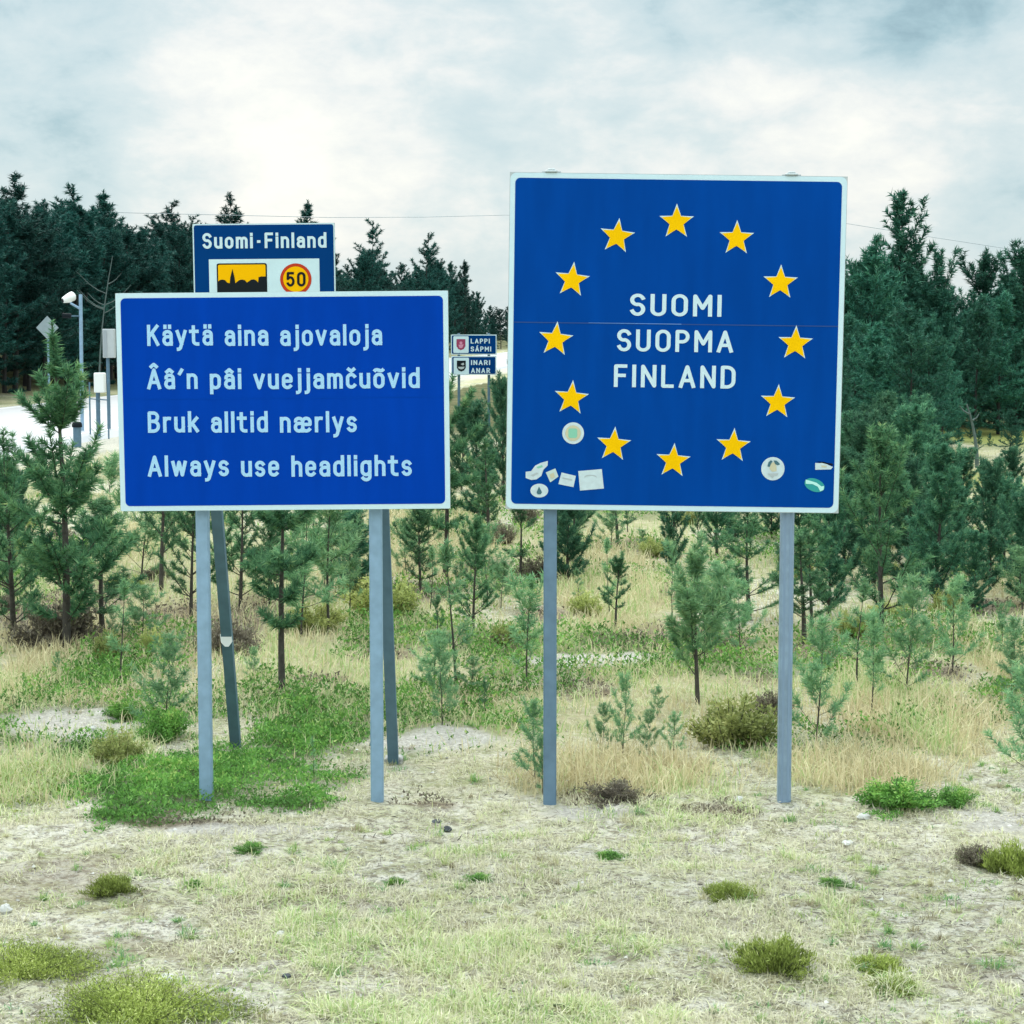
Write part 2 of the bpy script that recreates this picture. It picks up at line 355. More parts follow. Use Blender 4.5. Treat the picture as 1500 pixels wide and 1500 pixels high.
def build_ground():
    xs = axis(-3.6, 3.6, 0.045, -900, 900, 1.045); ys = axis(7.0, 17.0, 0.06, -60, 2500, 1.035)
    X, Y = np.meshgrid(xs, ys); Z = gh(X, Y)
    nx, ny = len(xs), len(ys)
    V = np.stack([X, Y, Z], -1).reshape(-1, 3)
    i = np.arange(nx * ny).reshape(ny, nx)
    Q = np.stack([i[:-1, :-1], i[:-1, 1:], i[1:, 1:], i[1:, :-1]], -1).reshape(-1, 4)
    me = bpy.data.meshes.new('ground'); n = len(Q)
    me.vertices.add(len(V)); me.vertices.foreach_set('co', V.astype(np.float32).ravel())
    me.loops.add(n * 4); me.loops.foreach_set('vertex_index', Q.astype(np.int32).ravel())
    me.polygons.add(n); me.polygons.foreach_set('loop_start', np.arange(0, n * 4, 4, dtype=np.int32))
    me.polygons.foreach_set('use_smooth', np.ones(n, bool)); me.update(calc_edges=True)
    x, y = X.ravel(), Y.ravel()
    back = smooth(11.4, 14.5, y + (fbm(x * 1.3, y * .9, 31) - .5) * 3)
    vals = dict(straw=np.clip(patch_val(STRAW, x, y, 1) * .9 + back * .8 * smooth(.25, .55, fbm(x * .8, y * .5, 12)), 0, 1),
                brown=np.clip(np.maximum(patch_val(BROWN, x, y, 2), .5 * patch_val(BARE, x, y, 23, 1.4)), 0, 1),
                green=np.clip(.8 * patch_val(GREEN, x, y, 4, 1.3, .2, 1.15) + patch_val(OLIVE, x, y, 6) * .7 + back * .6 * smooth(.5, .68, fbm(x * .9 + 9, y * .6, 15)), 0, 1),
                sand=np.clip(patch_val(SAND, x, y, 5) + .8 * (1 - smooth(.3, 2.2, np.abs(x - road_right(y) - 1))) * (y > 25), 0, 1),
                forest=np.clip(smooth(2, 7, road_left(y) - x) * (y > 20) + smooth(48, 62, np.hypot(x - 8, y)) * (x > road_right(y) + 4), 0, 1),
                meadow=patch_val(MEADOW, x, y, 8, .4))
    for k, v in vals.items():
        a = me.attributes.new(k, 'FLOAT', 'POINT'); a.data.foreach_set('value', v.astype(np.float32))
    tag(link('ground', me, ground_material()), kind='structure')
build_ground()

def build_road():
    m = mat('worn_asphalt', (0.46, 0.46, 0.47), rough=0.33, spec=0.9, var=0.12, vscale=.6)
    ys = np.concatenate([np.arange(18, 130, 2.5), np.arange(130, 700, 12)])
    mb = MB(); vs = []
    for y in ys:
        l, r = float(road_left(y)), float(road_right(y)); vs += [(l - .4, y, -.05), (l, y, .12), ((l + r) / 2, y, .17), (r, y, .12), (r + .4, y, -.05)]
    fs = [(k * 5 + j, k * 5 + j + 1, k * 5 + j + 6, k * 5 + j + 5) for k in range(len(ys) - 1) for j in range(4)]
    mb.add(vs, fs); o = mb.build('road', m); tag(o, kind='structure')
    mk = MB()
    for side in (0, 1):
        vs = []
        for y in ys:
            l, r = float(road_left(y)), float(road_right(y)); c = l + .45 if side == 0 else r - .45
            z = .12 + .05 * (.45 / ((r - l) / 2)) + .005
            vs += [(c - .07, y, z), (c + .07, y, z)]
        mk.add(vs, [(2 * k, 2 * k + 1, 2 * k + 3, 2 * k + 2) for k in range(len(ys) - 1)])
    y = 20.0
    while y < 320:
        for yy in (y,):
            c0 = float(road_left(yy) + road_right(yy)) / 2; c1 = float(road_left(yy + 3) + road_right(yy + 3)) / 2
            mk.add([(c0 - .06, yy, .176), (c0 + .06, yy, .176), (c1 + .06, yy + 3, .176), (c1 - .06, yy + 3, .176)], [(0, 1, 2, 3)])
        y += 12
    tag(mk.build('road_markings', mat('road_paint', (0.78, 0.78, 0.76), rough=.6)), kind='structure')
build_road()

# ------------------------------------------------------------------ pines
def norm(v): return v / (np.linalg.norm(v, axis=-1, keepdims=True) + 1e-9)
def pine_meshes(seed, H, R, whorl=0.33, first=0.2, nb=5, nl=0.055, nw=0.006, dens=260, up_top=62, up_low=14, bare=0.35,
                sec=3, trunk_r=0.016, bend=0.02, zj=0.03, elj=7, prof=0.75, seg=6, tone_mid=0.4, gaps=0.12, nside=6, whorls=None, lv=(.72, 1.15)):
    """returns (trunk mesh, crown mesh) of a pine of height H and crown radius R, base at the origin"""
    rs = np.random.RandomState(seed)
    tb = MB(); nseg = 9
    ph = rs.uniform(0, 6.28)
    def axis_at(z):
        t = z / H; return np.array([bend * H * math.sin(2.6 * t + ph) - bend * H * math.sin(ph), bend * H * math.cos(2.1 * t + ph) - bend * H * math.cos(ph), z])
    zs = np.linspace(-0.06 * min(H, 2), H, nseg); r0 = trunk_r * H
    tb.tube([axis_at(z) for z in zs], [max(r0 * (1 - .94 * max(z, 0) / H), .0018 * H) for z in zs], nside)
    base = []; tip_dir = []; tones = []; lens = []
    def needles(p0, p1, lead=False, t0=0.0):
        L = np.linalg.norm(p1 - p0)
        n = max(5, int(L * dens * (1.5 if lead else 1)))
        u = rs.rand(n) * (1 - t0) + t0
        ax = norm(p1 - p0); pts = p0 + (p1 - p0) * u[:, None]
        rnd = rs.normal(size=(n, 3)); rnd -= (rnd @ ax)[:, None] * ax; rnd = norm(rnd)
        d = norm(ax * rs.uniform(.35, 1.0, (n, 1)) + rnd * .85)
        base.append(pts); tip_dir.append(d); lens.append(np.full(n, nl) * rs.uniform(.7, 1.2, n))
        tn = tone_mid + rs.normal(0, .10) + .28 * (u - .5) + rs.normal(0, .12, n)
        tones.append(tn)
    z = first * H; k = 0; todo = list(whorls or [])
    while (todo if whorls else z < H * 0.97):
        t = (z - first * H) / (H * (1 - first)); n = max(2, nb + rs.randint(-1, 2) - (1 if t > .8 else 0))
        if whorls: wz, wr, wel, n = todo.pop(0); z = wz * H; t = wz
        a0 = rs.uniform(0, 6.28)
        for j in range(n):
            if rs.rand() < gaps: continue
            a = a0 + 6.283 * j / n + rs.normal(0, .25)
            el = math.radians(up_low + (up_top - up_low) * t ** 1.2 + rs.normal(0, elj))
            pf = max((1 - t) ** prof, .10) * (0.72 + .28 * min(1, t * 5 + .2))
            L = R * pf * rs.uniform(*lv) / max(math.cos(el), .45)
            if whorls: el = math.radians(wel + rs.normal(0, elj)); L = wr * rs.uniform(.7, 1.15) / max(math.cos(el), .45)
            L = min(L, (H - z) * 1.05 + .25 * whorl)
            d = np.array([math.cos(a) * math.cos(el), math.sin(a) * math.cos(el), math.sin(el)])
            p0 = axis_at(min(z + rs.normal(0, zj * whorl), H * .98)); pts = [p0]
            for s in range(1, seg + 1):
                d2 = norm(d + np.array([0, 0, .55 * (s / seg) ** 2]) + rs.normal(0, .05, 3)); pts.append(pts[-1] + d2 * L / seg)
            br = max(r0 * .28 * (1 - .75 * t), .0012 * H)
            tb.tube(pts, list(np.linspace(br, br * .3, len(pts))), 4, cap=False)
            st = bare * (1 - t)
            for s in range(seg):
                if (s + 1) / seg > st: needles(pts[s], pts[s + 1], t0=max(0, st * seg - s))
            for q in range(sec):
                f = st * .8 + (1 - st * .8) * (q + rs.uniform(.2, .9)) / (sec + .3); fi = min(int(f * seg), seg - 1)
                b = pts[fi] + (pts[fi + 1] - pts[fi]) * (f * seg - fi); ax = norm(pts[fi + 1] - pts[fi])
                for sgn in (-1, 1):
                    if rs.rand() < .12: continue
                    side = norm(np.cross(ax, (0, 0, 1))) * sgn
                    dd = norm(ax * .75 + side * rs.uniform(.5, .95) + np.array([0, 0, rs.uniform(.05, .35)]))
                    l2 = L * (1 - f * .65) * rs.uniform(.28, .5)
                    e = b + dd * l2; tb.tube([b, e], [br * .35, br * .15], 3, cap=False)
                    needles(b, e, t0=.15)
        z += whorl * rs.uniform(.8, 1.2) * (1 - .25 * t); k += 1
    needles(axis_at(H * .92), axis_at(H) + np.array([0, 0, nl * .1]), True); lens[-1] *= .62
    B = np.concatenate(base); D = np.concatenate(tip_dir); Ls = np.concatenate(lens)[:, None]; T = np.concatenate(tones)
    S = norm(np.cross(D, rs.normal(size=D.shape)))
    W = nw * rs.uniform(.7, 1.3, (len(B), 1))
    V = np.stack([B - S * W + D * Ls * .0, B + S * W, B + D * Ls], 1)
    return tb, tri_mesh('needles', V, np.clip(T, 0, 1))
def proto(bark, leaf, **kw):
    tb, cm = pine_meshes(**kw)
    me = bpy.data.meshes.new('trunk'); me.from_pydata(tb.v, [], tb.f); me.update(); me.polygons.foreach_set('use_smooth', tb.smooth)
    me.materials.append(bark); cm.materials.append(leaf)
    return (me, cm, kw['H'])
def plant_tree(pr, name, x, y, H, rot, label, cat, group=None, wide=1.0):
    e = empty(name, on(x, y), label, cat, group); s = H / pr[2]
    e.rotation_euler = (0, 0, rot); e.scale = (s * wide, s * wide, s)
    for nm, me in (('trunk', pr[0]), ('crown', pr[1])):
        o = bpy.data.objects.new(nm, me); COL.objects.link(o); o.parent = e
    return e

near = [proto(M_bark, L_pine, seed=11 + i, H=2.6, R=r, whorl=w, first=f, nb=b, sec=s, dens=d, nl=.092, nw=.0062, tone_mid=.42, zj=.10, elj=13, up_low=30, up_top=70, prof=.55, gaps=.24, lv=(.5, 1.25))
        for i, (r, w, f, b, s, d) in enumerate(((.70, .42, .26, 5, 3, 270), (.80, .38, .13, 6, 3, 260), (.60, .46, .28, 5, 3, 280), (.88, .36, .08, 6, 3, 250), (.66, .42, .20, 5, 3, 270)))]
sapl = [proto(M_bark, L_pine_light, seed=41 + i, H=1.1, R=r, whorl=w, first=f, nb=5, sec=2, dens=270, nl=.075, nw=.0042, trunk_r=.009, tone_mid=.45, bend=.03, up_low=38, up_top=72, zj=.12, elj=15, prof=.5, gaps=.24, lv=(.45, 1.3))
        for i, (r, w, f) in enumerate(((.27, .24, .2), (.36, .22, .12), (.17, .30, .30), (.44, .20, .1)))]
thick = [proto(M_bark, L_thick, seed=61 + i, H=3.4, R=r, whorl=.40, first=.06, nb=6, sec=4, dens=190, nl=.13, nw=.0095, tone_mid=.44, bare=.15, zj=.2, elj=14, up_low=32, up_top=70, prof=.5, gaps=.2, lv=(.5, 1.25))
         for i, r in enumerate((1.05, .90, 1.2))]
tall = proto(M_bark, L_pine, seed=201, H=2.9, R=.6, dens=360, nl=.085, nw=.0062, tone_mid=.40, sec=3, elj=8, zj=.1, bare=.25, gaps=0, trunk_r=.014,
             whorls=((.08, .40, 30, 3), (.16, .62, 38, 6), (.22, .58, 40, 5), (.40, .60, 22, 3), (.44, .58, 42, 6), (.47, .46, 48, 5), (.66, .36, 50, 5), (.68, .26, 58, 4), (.82, .10, 70, 4), (.90, .05, 76, 3)))
flat_pine = proto(M_bark, L_pine, seed=207, H=2.3, R=.5, dens=380, nl=.085, nw=.0062, tone_mid=.40, sec=3, elj=7, zj=.1, bare=.3, gaps=0, trunk_r=.015,
             whorls=((.24, .22, 25, 4), (.34, .30, 20, 4), (.47, .50, 12, 6), (.62, .44, 25, 6), (.76, .36, 40, 5), (.88, .2, 60, 4)))
forked = proto(M_bark, L_pine_light, seed=213, H=1.45, R=.45, dens=300, nl=.085, nw=.0058, tone_mid=.52, sec=3, elj=14, zj=.3, bare=.35, gaps=.2, trunk_r=.016,
             whorls=((.20, .30, 62, 3), (.28, .36, 40, 4), (.38, .40, 38, 5), (.50, .36, 45, 5), (.64, .30, 52, 5), (.78, .18, 62, 4), (.88, .1, 70, 3)))
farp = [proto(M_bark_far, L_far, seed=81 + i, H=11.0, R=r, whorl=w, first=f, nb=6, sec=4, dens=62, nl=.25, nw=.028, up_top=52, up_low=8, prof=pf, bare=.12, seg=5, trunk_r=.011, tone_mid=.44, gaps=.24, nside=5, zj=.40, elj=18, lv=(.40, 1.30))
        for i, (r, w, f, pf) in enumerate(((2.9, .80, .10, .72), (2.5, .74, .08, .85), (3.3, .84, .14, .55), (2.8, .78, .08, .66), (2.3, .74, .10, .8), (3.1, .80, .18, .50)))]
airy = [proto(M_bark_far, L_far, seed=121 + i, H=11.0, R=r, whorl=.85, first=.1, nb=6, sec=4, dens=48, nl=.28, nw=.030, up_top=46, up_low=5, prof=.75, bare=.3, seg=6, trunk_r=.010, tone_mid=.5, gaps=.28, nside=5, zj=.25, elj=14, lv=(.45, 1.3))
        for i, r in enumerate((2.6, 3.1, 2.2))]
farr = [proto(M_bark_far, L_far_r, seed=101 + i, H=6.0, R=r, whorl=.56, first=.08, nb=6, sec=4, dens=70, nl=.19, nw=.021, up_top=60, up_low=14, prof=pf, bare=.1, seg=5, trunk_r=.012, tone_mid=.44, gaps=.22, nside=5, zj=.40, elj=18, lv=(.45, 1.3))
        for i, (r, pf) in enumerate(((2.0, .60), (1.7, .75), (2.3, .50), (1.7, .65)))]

R = random.Random(5)
# the forest beyond the road: rows that follow the road's far edge
def interp(tab, x):
    return float(np.interp(x, [a for a, _ in tab], [b for _, b in tab]))
SKYLINE = [(-120, 280), (30, 285), (70, 300), (110, 292), (160, 300), (200, 325), (250, 318), (300, 345), (355, 318), (400, 345), (450, 325), (500, 390), (540, 352), (580, 400), (625, 362), (680, 400), (712, 440), (745, 440), (800, 430)]
LAB_F = 'tall dark conifer in the forest wall beyond the road, behind the text signs'
GRP_F = 'dark conifers of the forest beyond the road'
def far_d(px, off): return (off + 18.9 + 5.6 + 0.02 * off) / (.077 + (750 - px) / F)
px = -160.0
row = 0
forest_count = 0
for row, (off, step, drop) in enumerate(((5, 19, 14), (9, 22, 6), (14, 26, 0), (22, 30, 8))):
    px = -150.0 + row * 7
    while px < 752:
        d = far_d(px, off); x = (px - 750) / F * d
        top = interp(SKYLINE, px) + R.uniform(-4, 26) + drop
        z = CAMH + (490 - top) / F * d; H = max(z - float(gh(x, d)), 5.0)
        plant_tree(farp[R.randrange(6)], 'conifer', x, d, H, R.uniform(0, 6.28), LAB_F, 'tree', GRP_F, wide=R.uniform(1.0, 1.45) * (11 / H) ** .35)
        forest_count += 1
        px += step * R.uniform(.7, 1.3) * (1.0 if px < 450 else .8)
# the single tips that stand out against the sky
for i, (px, top, off, pr, lab) in enumerate(((38, 262, 6, 1, 'tallest conifer of the far left forest, its tip above all its neighbours'),
        (108, 275, 7, 4, 'slim pointed conifer in the left forest above the camera post'), (172, 282, 6, 1, 'pointed conifer in the left forest behind the corner of the headlights sign'),
        (258, 300, 9, 0, 'thin topped conifer just left of the town sign'), (352, 285, 10, 2, 'conifer whose tip shows over the left half of the town sign'),
        (447, 296, 10, 0, 'conifer whose twin tip shows over the right half of the town sign'), (541, 327, 6, 1, 'lone narrow conifer in the gap right of the town sign'),
        (622, 343, 6, 3, 'broad bright topped conifer between the two big signs'), (680, 382, 5, 3, 'dense conifer left of the square sign above the coat of arms signs'))):
    d = far_d(px, off); x = (px - 750) / F * d; H = CAMH + (490 - top) / F * d - float(gh(x, d))
    plant_tree(airy[i % 3], 'conifer', x, d, H, i * 1.3, lab, 'tree', GRP_F, wide=1.25 * (11 / H) ** .3)

# right-hand forest
SKY_R = [(700, 450), (760, 420), (1000, 400), (1238, 392), (1260, 376), (1290, 378), (1330, 388), (1370, 402), (1400, 432), (1430, 412), (1470, 404), (1500, 395), (1700, 390)]
LAB_R = 'dark green pine in the woodland to the right of the square sign'
GRP_R = 'pines of the woodland behind the square sign'
for row, (d0, step) in enumerate(((58, 34), (64, 36), (72, 36), (84, 34))):
    px = 800.0 + row * 11
    while px < 1680:
        d = d0 + R.uniform(-2.5, 2.5); x = (px - 750) / F * d
        top = interp(SKY_R, px) + R.uniform(0, 34) + (12 if row == 0 else 0)
        H = max(CAMH + (490 - top) / F * d, 3.0)
        plant_tree(farr[R.randrange(4)], 'pine', x, d, H, R.uniform(0, 6.28), LAB_R, 'tree', GRP_R, wide=R.uniform(.9, 1.25))
        px += step * R.uniform(.7, 1.3)
for i, (px, top, d, pr, lab) in enumerate(((1316, 290, 60, 1, 'tallest pine right of the square sign, its open tip against the sky'), (1268, 350, 57, 3, 'slim pine touching the right edge of the square sign'),
        (1362, 372, 61, 1, 'small pointed pine tip right of the tallest pine'), (1442, 380, 62, 0, 'pine with a thin tip near the right edge of the photo'), (1492, 372, 60, 2, 'broad pine cut by the right edge of the photo'))):
    x = (px - 750) / F * d; plant_tree(farr[pr], 'pine', x, d, CAMH + (490 - top) / F * d, i * 2.1, lab, 'tree', GRP_R, wide=1.0)

# young pines one can tell apart: (base px, base py, top py, prototype list, index, widen, label)
YOUNG = [
 (97, 948, 472, [tall], 0, 1.0, 'tall young pine left of the headlights sign with bare stem between its whorls'),
 (20, 930, 640, near, 3, 1.0, 'bushy young pine at the left edge beside the tall young pine'),
 (150, 925, 735, near, 1, 1.0, 'low young pine under the left corner of the headlights sign'),
 (413, 1012, 640, [flat_pine], 0, 1.0, 'young pine with a dark bare stem between the two headlights sign posts'),
 (236, 862, 650, near, 4, 1.1, 'dark flat branched pine behind the lower left of the headlights sign'),
 (280, 905, 690, near, 1, .95, 'dark pine just left of the front post of the headlights sign'),
 (352, 890, 680, near, 3, .9, 'dense dark pine right of the slanting brace'),
 (478, 880, 800, sapl, 1, 1.2, 'small pine left of the right headlights post, in yellow grass'),
 (512, 905, 770, sapl, 0, 1.0, 'thin upright sapling touching the right headlights post'),
 (652, 845, 560, [flat_pine], 0, .95, 'young pine with flat branches right of the headlights sign bottom corner'),
 (702, 770, 592, thick, 1, .9, 'bushy pine filling the gap between the two big signs'),
 (676, 720, 600, thick, 0, .9, 'pale pine under the coat of arms signs'),
 (738, 740, 560, thick, 2, .7, 'bushy pine at the left edge of the square sign'),
 (715, 888, 768, sapl, 3, 1.1, 'small bushy pine between the signs, on pale grass'),
 (668, 1008, 795, sapl, 2, 1.2, 'slender sapling with thin dark stem between the two big signs'),
 (635, 1010, 925, sapl, 3, 1.3, 'low bushy pine seedling right of the rear brace foot'),
 (690, 1020, 965, sapl, 1, 1.6, 'tiny spreading pine seedling at the foot of the slender sapling'),
 (772, 1010, 850, sapl, 0, 1.1, 'thin sapling left of the left post of the square sign'),
 (785, 1155, 1030, sapl, 1, 1.0, 'sapling growing against the foot of the left post of the square sign'),
 (838, 830, 700, near, 1, .8, 'pine whose lower boughs show under the square sign near its left post'),
 (905, 800, 690, near, 2, .8, 'small dark pine under the middle of the square sign'),
 (893, 900, 790, sapl, 2, 1.0, 'pale thin sapling in straw grass under the square sign'),
 (985, 830, 670, thick, 1, .8, 'dark bushy pine under the square sign right of its middle'),
 (1050, 815, 640, thick, 2, .8, 'broad dark pine under the right half of the square sign'),
 (985, 905, 795, sapl, 2, .9, 'upright pine leader left of the forked pine'),
 (1022, 1034, 800, [forked], 0, 1.0, 'forked young pine with a short bare stem between the square sign posts'),
 (1098, 905, 745, near, 3, .8, 'leafy young pine left of the right post of the square sign'),
 (1085, 960, 850, sapl, 3, 1.0, 'small pine left of the right square sign post, lower than its neighbours'),
 (1178, 945, 790, near, 4, .8, 'young pine with dark stem close behind the right square sign post'),
 (1195, 1095, 905, sapl, 3, .9, 'bright green pine right of the right post of the square sign'),
 (1215, 900, 700, thick, 0, .8, 'bushy pine under the lower right corner of the square sign'),
 (1255, 1016, 850, sapl, 2, 1.2, 'small pine with a dark bare stem right of the square sign'),
 (1292, 930, 632, near, 1, 1.0, 'dark stemmed pine in front of the right hand thicket'),
 (1327, 1020, 845, sapl, 3, .9, 'dense pale pine at the front of the right hand thicket'),
 (1395, 985, 850, sapl, 1, 1.1, 'pale young pine in front of the thicket near the right edge'),
 (1490, 1010, 905, sapl, 3, 1.2, 'small pine cut by the right edge of the photo'),
 (1506, 1150, 985, sapl, 1, 1.3, 'pine branches reaching in low at the right edge of the photo'),
 (242, 1075, 930, sapl, 3, 1.0, 'bushy pine seedling left of the front headlights post'),
 (176, 998, 850, sapl, 2, 1.1, 'thin pine sapling left of the bushy seedling'),
 (912, 1114, 993, sapl, 1, .8, 'blue green pine seedling with a tall leader right of the left square sign post'),
 (882, 1110, 1030, sapl, 3, .9, 'low spreading pine seedling nearest the left square sign post'),
 (950, 1116, 1040, sapl, 3, .9, 'squat pine seedling in the middle of the seedling row under the square sign'),
 (985, 1112, 1046, sapl, 1, 1.2, 'squat pine seedling at the right end of the seedling row'),
 (795, 1165, 1075, sapl, 3, .8, 'bushy seedling hugging the foot of the left square sign post'),
 (460, 1150, 1080, sapl, 2, .7, 'tiny seedling in the bright green patch between the headlights posts'),
]
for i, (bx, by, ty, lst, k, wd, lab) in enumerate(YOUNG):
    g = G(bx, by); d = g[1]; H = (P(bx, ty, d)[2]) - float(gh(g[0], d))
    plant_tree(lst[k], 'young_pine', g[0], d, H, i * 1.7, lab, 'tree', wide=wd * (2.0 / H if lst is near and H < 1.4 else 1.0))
LAB_D = 'pine seedling scattered in the straw grass of the slope'
RD = random.Random(21)
for i in range(46):
    px, py = RD.uniform(-60, 1560), 735 + 330 * RD.random() ** 1.3
    if 250 < px < 560 and py > 1010: continue
    g = G(px, py); hp = RD.uniform(.18, .75)
    plant_tree((sapl + near[:2])[RD.randrange(5)], 'pine_seedling', g[0], g[1], hp, RD.uniform(0, 6.28), LAB_D, 'seedling', 'pine seedlings scattered over the slope', wide=RD.uniform(.8, 1.5))
# thicket to the right, too dense to tell its pines apart
LAB_T = 'young green pine in the crowded thicket right of the square sign'
GRP_T = 'young pines crowded in the right hand thicket'
TH = [(1370, 890, 640), (1450, 868, 650), (1500, 890, 700), (1330, 815, 585), (1412, 800, 640), (1262, 820, 590), (1482, 790, 640), (1240, 770, 560), (1345, 745, 565),
      (1250, 725, 520), (1300, 720, 540), (1290, 780, 580), (1375, 800, 620), (1440, 760, 655), (1530, 800, 640), (1560, 860, 680), (1210, 790, 640), (1170, 800, 660),
      (1130, 790, 660), (1400, 840, 690), (1330, 870, 660), (1235, 850, 640), (1280, 860, 640), (1470, 830, 680), (1545, 760, 620), (1600, 800, 640), (1355, 850, 700), (1425, 900, 760)]
for i, (bx, by, ty) in enumerate(TH):
    ty = max(ty + 22, (545 if bx < 1385 else 640) + (i * 41) % 75); g = G(bx, by); H = P(bx, ty, g[1])[2]
    plant_tree(thick[i % 3], 'young_pine', g[0], g[1], H, i * 2.3, LAB_T, 'tree', GRP_T, wide=R.uniform(.85, 1.15))
# scattered pines on the open ground far between the signs and the road
LAB_S = 'small pine on the open ground between the signs and the road'
for i, (bx, by, ty) in enumerate(((30, 800, 690), (-40, 780, 640), (560, 700, 560), (600, 690, 570), (480, 690, 560), (350, 700, 580), (250, 690, 590), (785, 700, 520), (850, 690, 540), (930, 700, 520), (1000, 690, 520), (1080, 700, 520), (1160, 690, 520), (-60, 900, 700))):
    g = G(bx, by); H = P(bx, ty, g[1])[2]
    plant_tree(thick[(i + 1) % 3], 'young_pine', g[0], g[1], H, i * 1.1, LAB_S, 'tree', 'small pines hidden behind the signs', wide=.9)

RQ = random.Random(57)
for i in range(44):
    px, py = RQ.uniform(-50, 1240), RQ.uniform(765, 930)
    if 800 < px < 960 and py > 820 and i % 3: continue
    g = G(px, py); hp = RQ.uniform(.6, 1.5)
    plant_tree((near + sapl + thick[:1])[RQ.randrange(10)], 'young_pine', g[0], g[1], hp, RQ.uniform(0, 6.28), 'waist high young pine among others on the slope behind the signs', 'tree', 'waist high pines on the slope behind the signs', wide=RQ.uniform(.9, 1.4))
RF = random.Random(31)
for i in range(22):
    px = 1225 + i * 15 + RF.uniform(-6, 6); d = RF.uniform(43, 55); top = (RF.uniform(455, 560) if px < 1400 else RF.uniform(600, 640)); H = CAMH + (490 - top) / F * d
    plant_tree(farr[RF.randrange(4)], 'pine', (px - 750) / F * d, d, H, RF.uniform(0, 6.28), 'middle sized pine at the front edge of the right hand woodland', 'tree', 'front pines of the right hand woodland', wide=RF.uniform(.9, 1.2))
# bleached bare tree in the forest and dead trunk at right
def bare_tree(px, top, bot, d, label, seed, lean=0.1, sc=1.0, nbr=7):
    b = P(px, bot, d); t = P(px, top, d); H = t[2] - b[2]; rs = random.Random(seed)
    e = empty('bare_tree', (b[0], d, float(gh(b[0], d))), label, 'tree'); z0 = b[2] - float(gh(b[0], d))
    mb = MB(); pts = [(lean * H * (u ** 2), 0, u * (H + z0)) for u in np.linspace(0, 1, 7)]
    mb.tube(pts, list(np.linspace(.045 * sc, .014 * sc, 7)), 6); mb.build('trunk', M_birch, e)
    bb = MB()
    for k in range(nbr):
        u = rs.uniform(.55, .97); p = np.array([lean * H * u ** 2, 0, u * (H + z0)]); s = rs.choice((-1, 1)); L = H * rs.uniform(.2, .45)
        q = [p + np.array([s * L * w, rs.uniform(-.1, .1), L * (.25 * w + .5 * w * w)]) for w in (0, .3, .6, 1)]
        bb.tube(q, [.02 * sc, .018 * sc, .014 * sc, .008 * sc], 4)
    bb.build('branches', M_birch, e)
bare_tree(143, 375, 470, 80, 'bleached bare tree with curved branches in front of the dark left forest', 4, .25)
bare_tree(1432, 592, 640, 42, 'pale broken dead trunk at the edge of the right woodland', 12, -.35, 1.1, 2)

# ------------------------------------------------------------------ lettering: a stroke alphabet
def arc(cx, cy, rx, ry, a0, a1, n=None):
    n = n or max(3, int(abs(a1 - a0) / 15))
    return [(cx + rx * math.cos(math.radians(a0 + (a1 - a0) * i / n)), cy + ry * math.sin(math.radians(a0 + (a1 - a0) * i / n))) for i in range(n + 1)]
def stad(w, y0, y1, r=None):
    ry = min((y1 - y0) / 2, w * .62); c = w / 2
    return arc(c, y1 - ry, w / 2, ry, 0, 180) + arc(c, y0 + ry, w / 2, ry, 180, 360) + [(w, y1 - ry)]
X = 0.70
def small_a(x=0): return [[(x + p, q) for p, q in s] for s in ([(.02, .55)] + arc(.17, .52, .17, .18, 150, 0) + [(.34, 0)], [(.34, .42), (.16, .42)] + arc(.16, .21, .16, .21, 90, 270) + [(.2, 0)] + [(.34, .10)])]
def small_e(x=0): return [[(x + p, q) for p, q in s] for s in ([(0, .36), (.34, .36), (.34, .5)] + arc(.17, .5, .17, .2, 0, 180) + arc(.17, .2, .17, .2, 180, 325),)]
DOT = lambda x, y=.93: [(x, y), (x, y + .07)]
CIRC = lambda x, y: [(x - .12, y), (x, y + .13), (x + .12, y)]
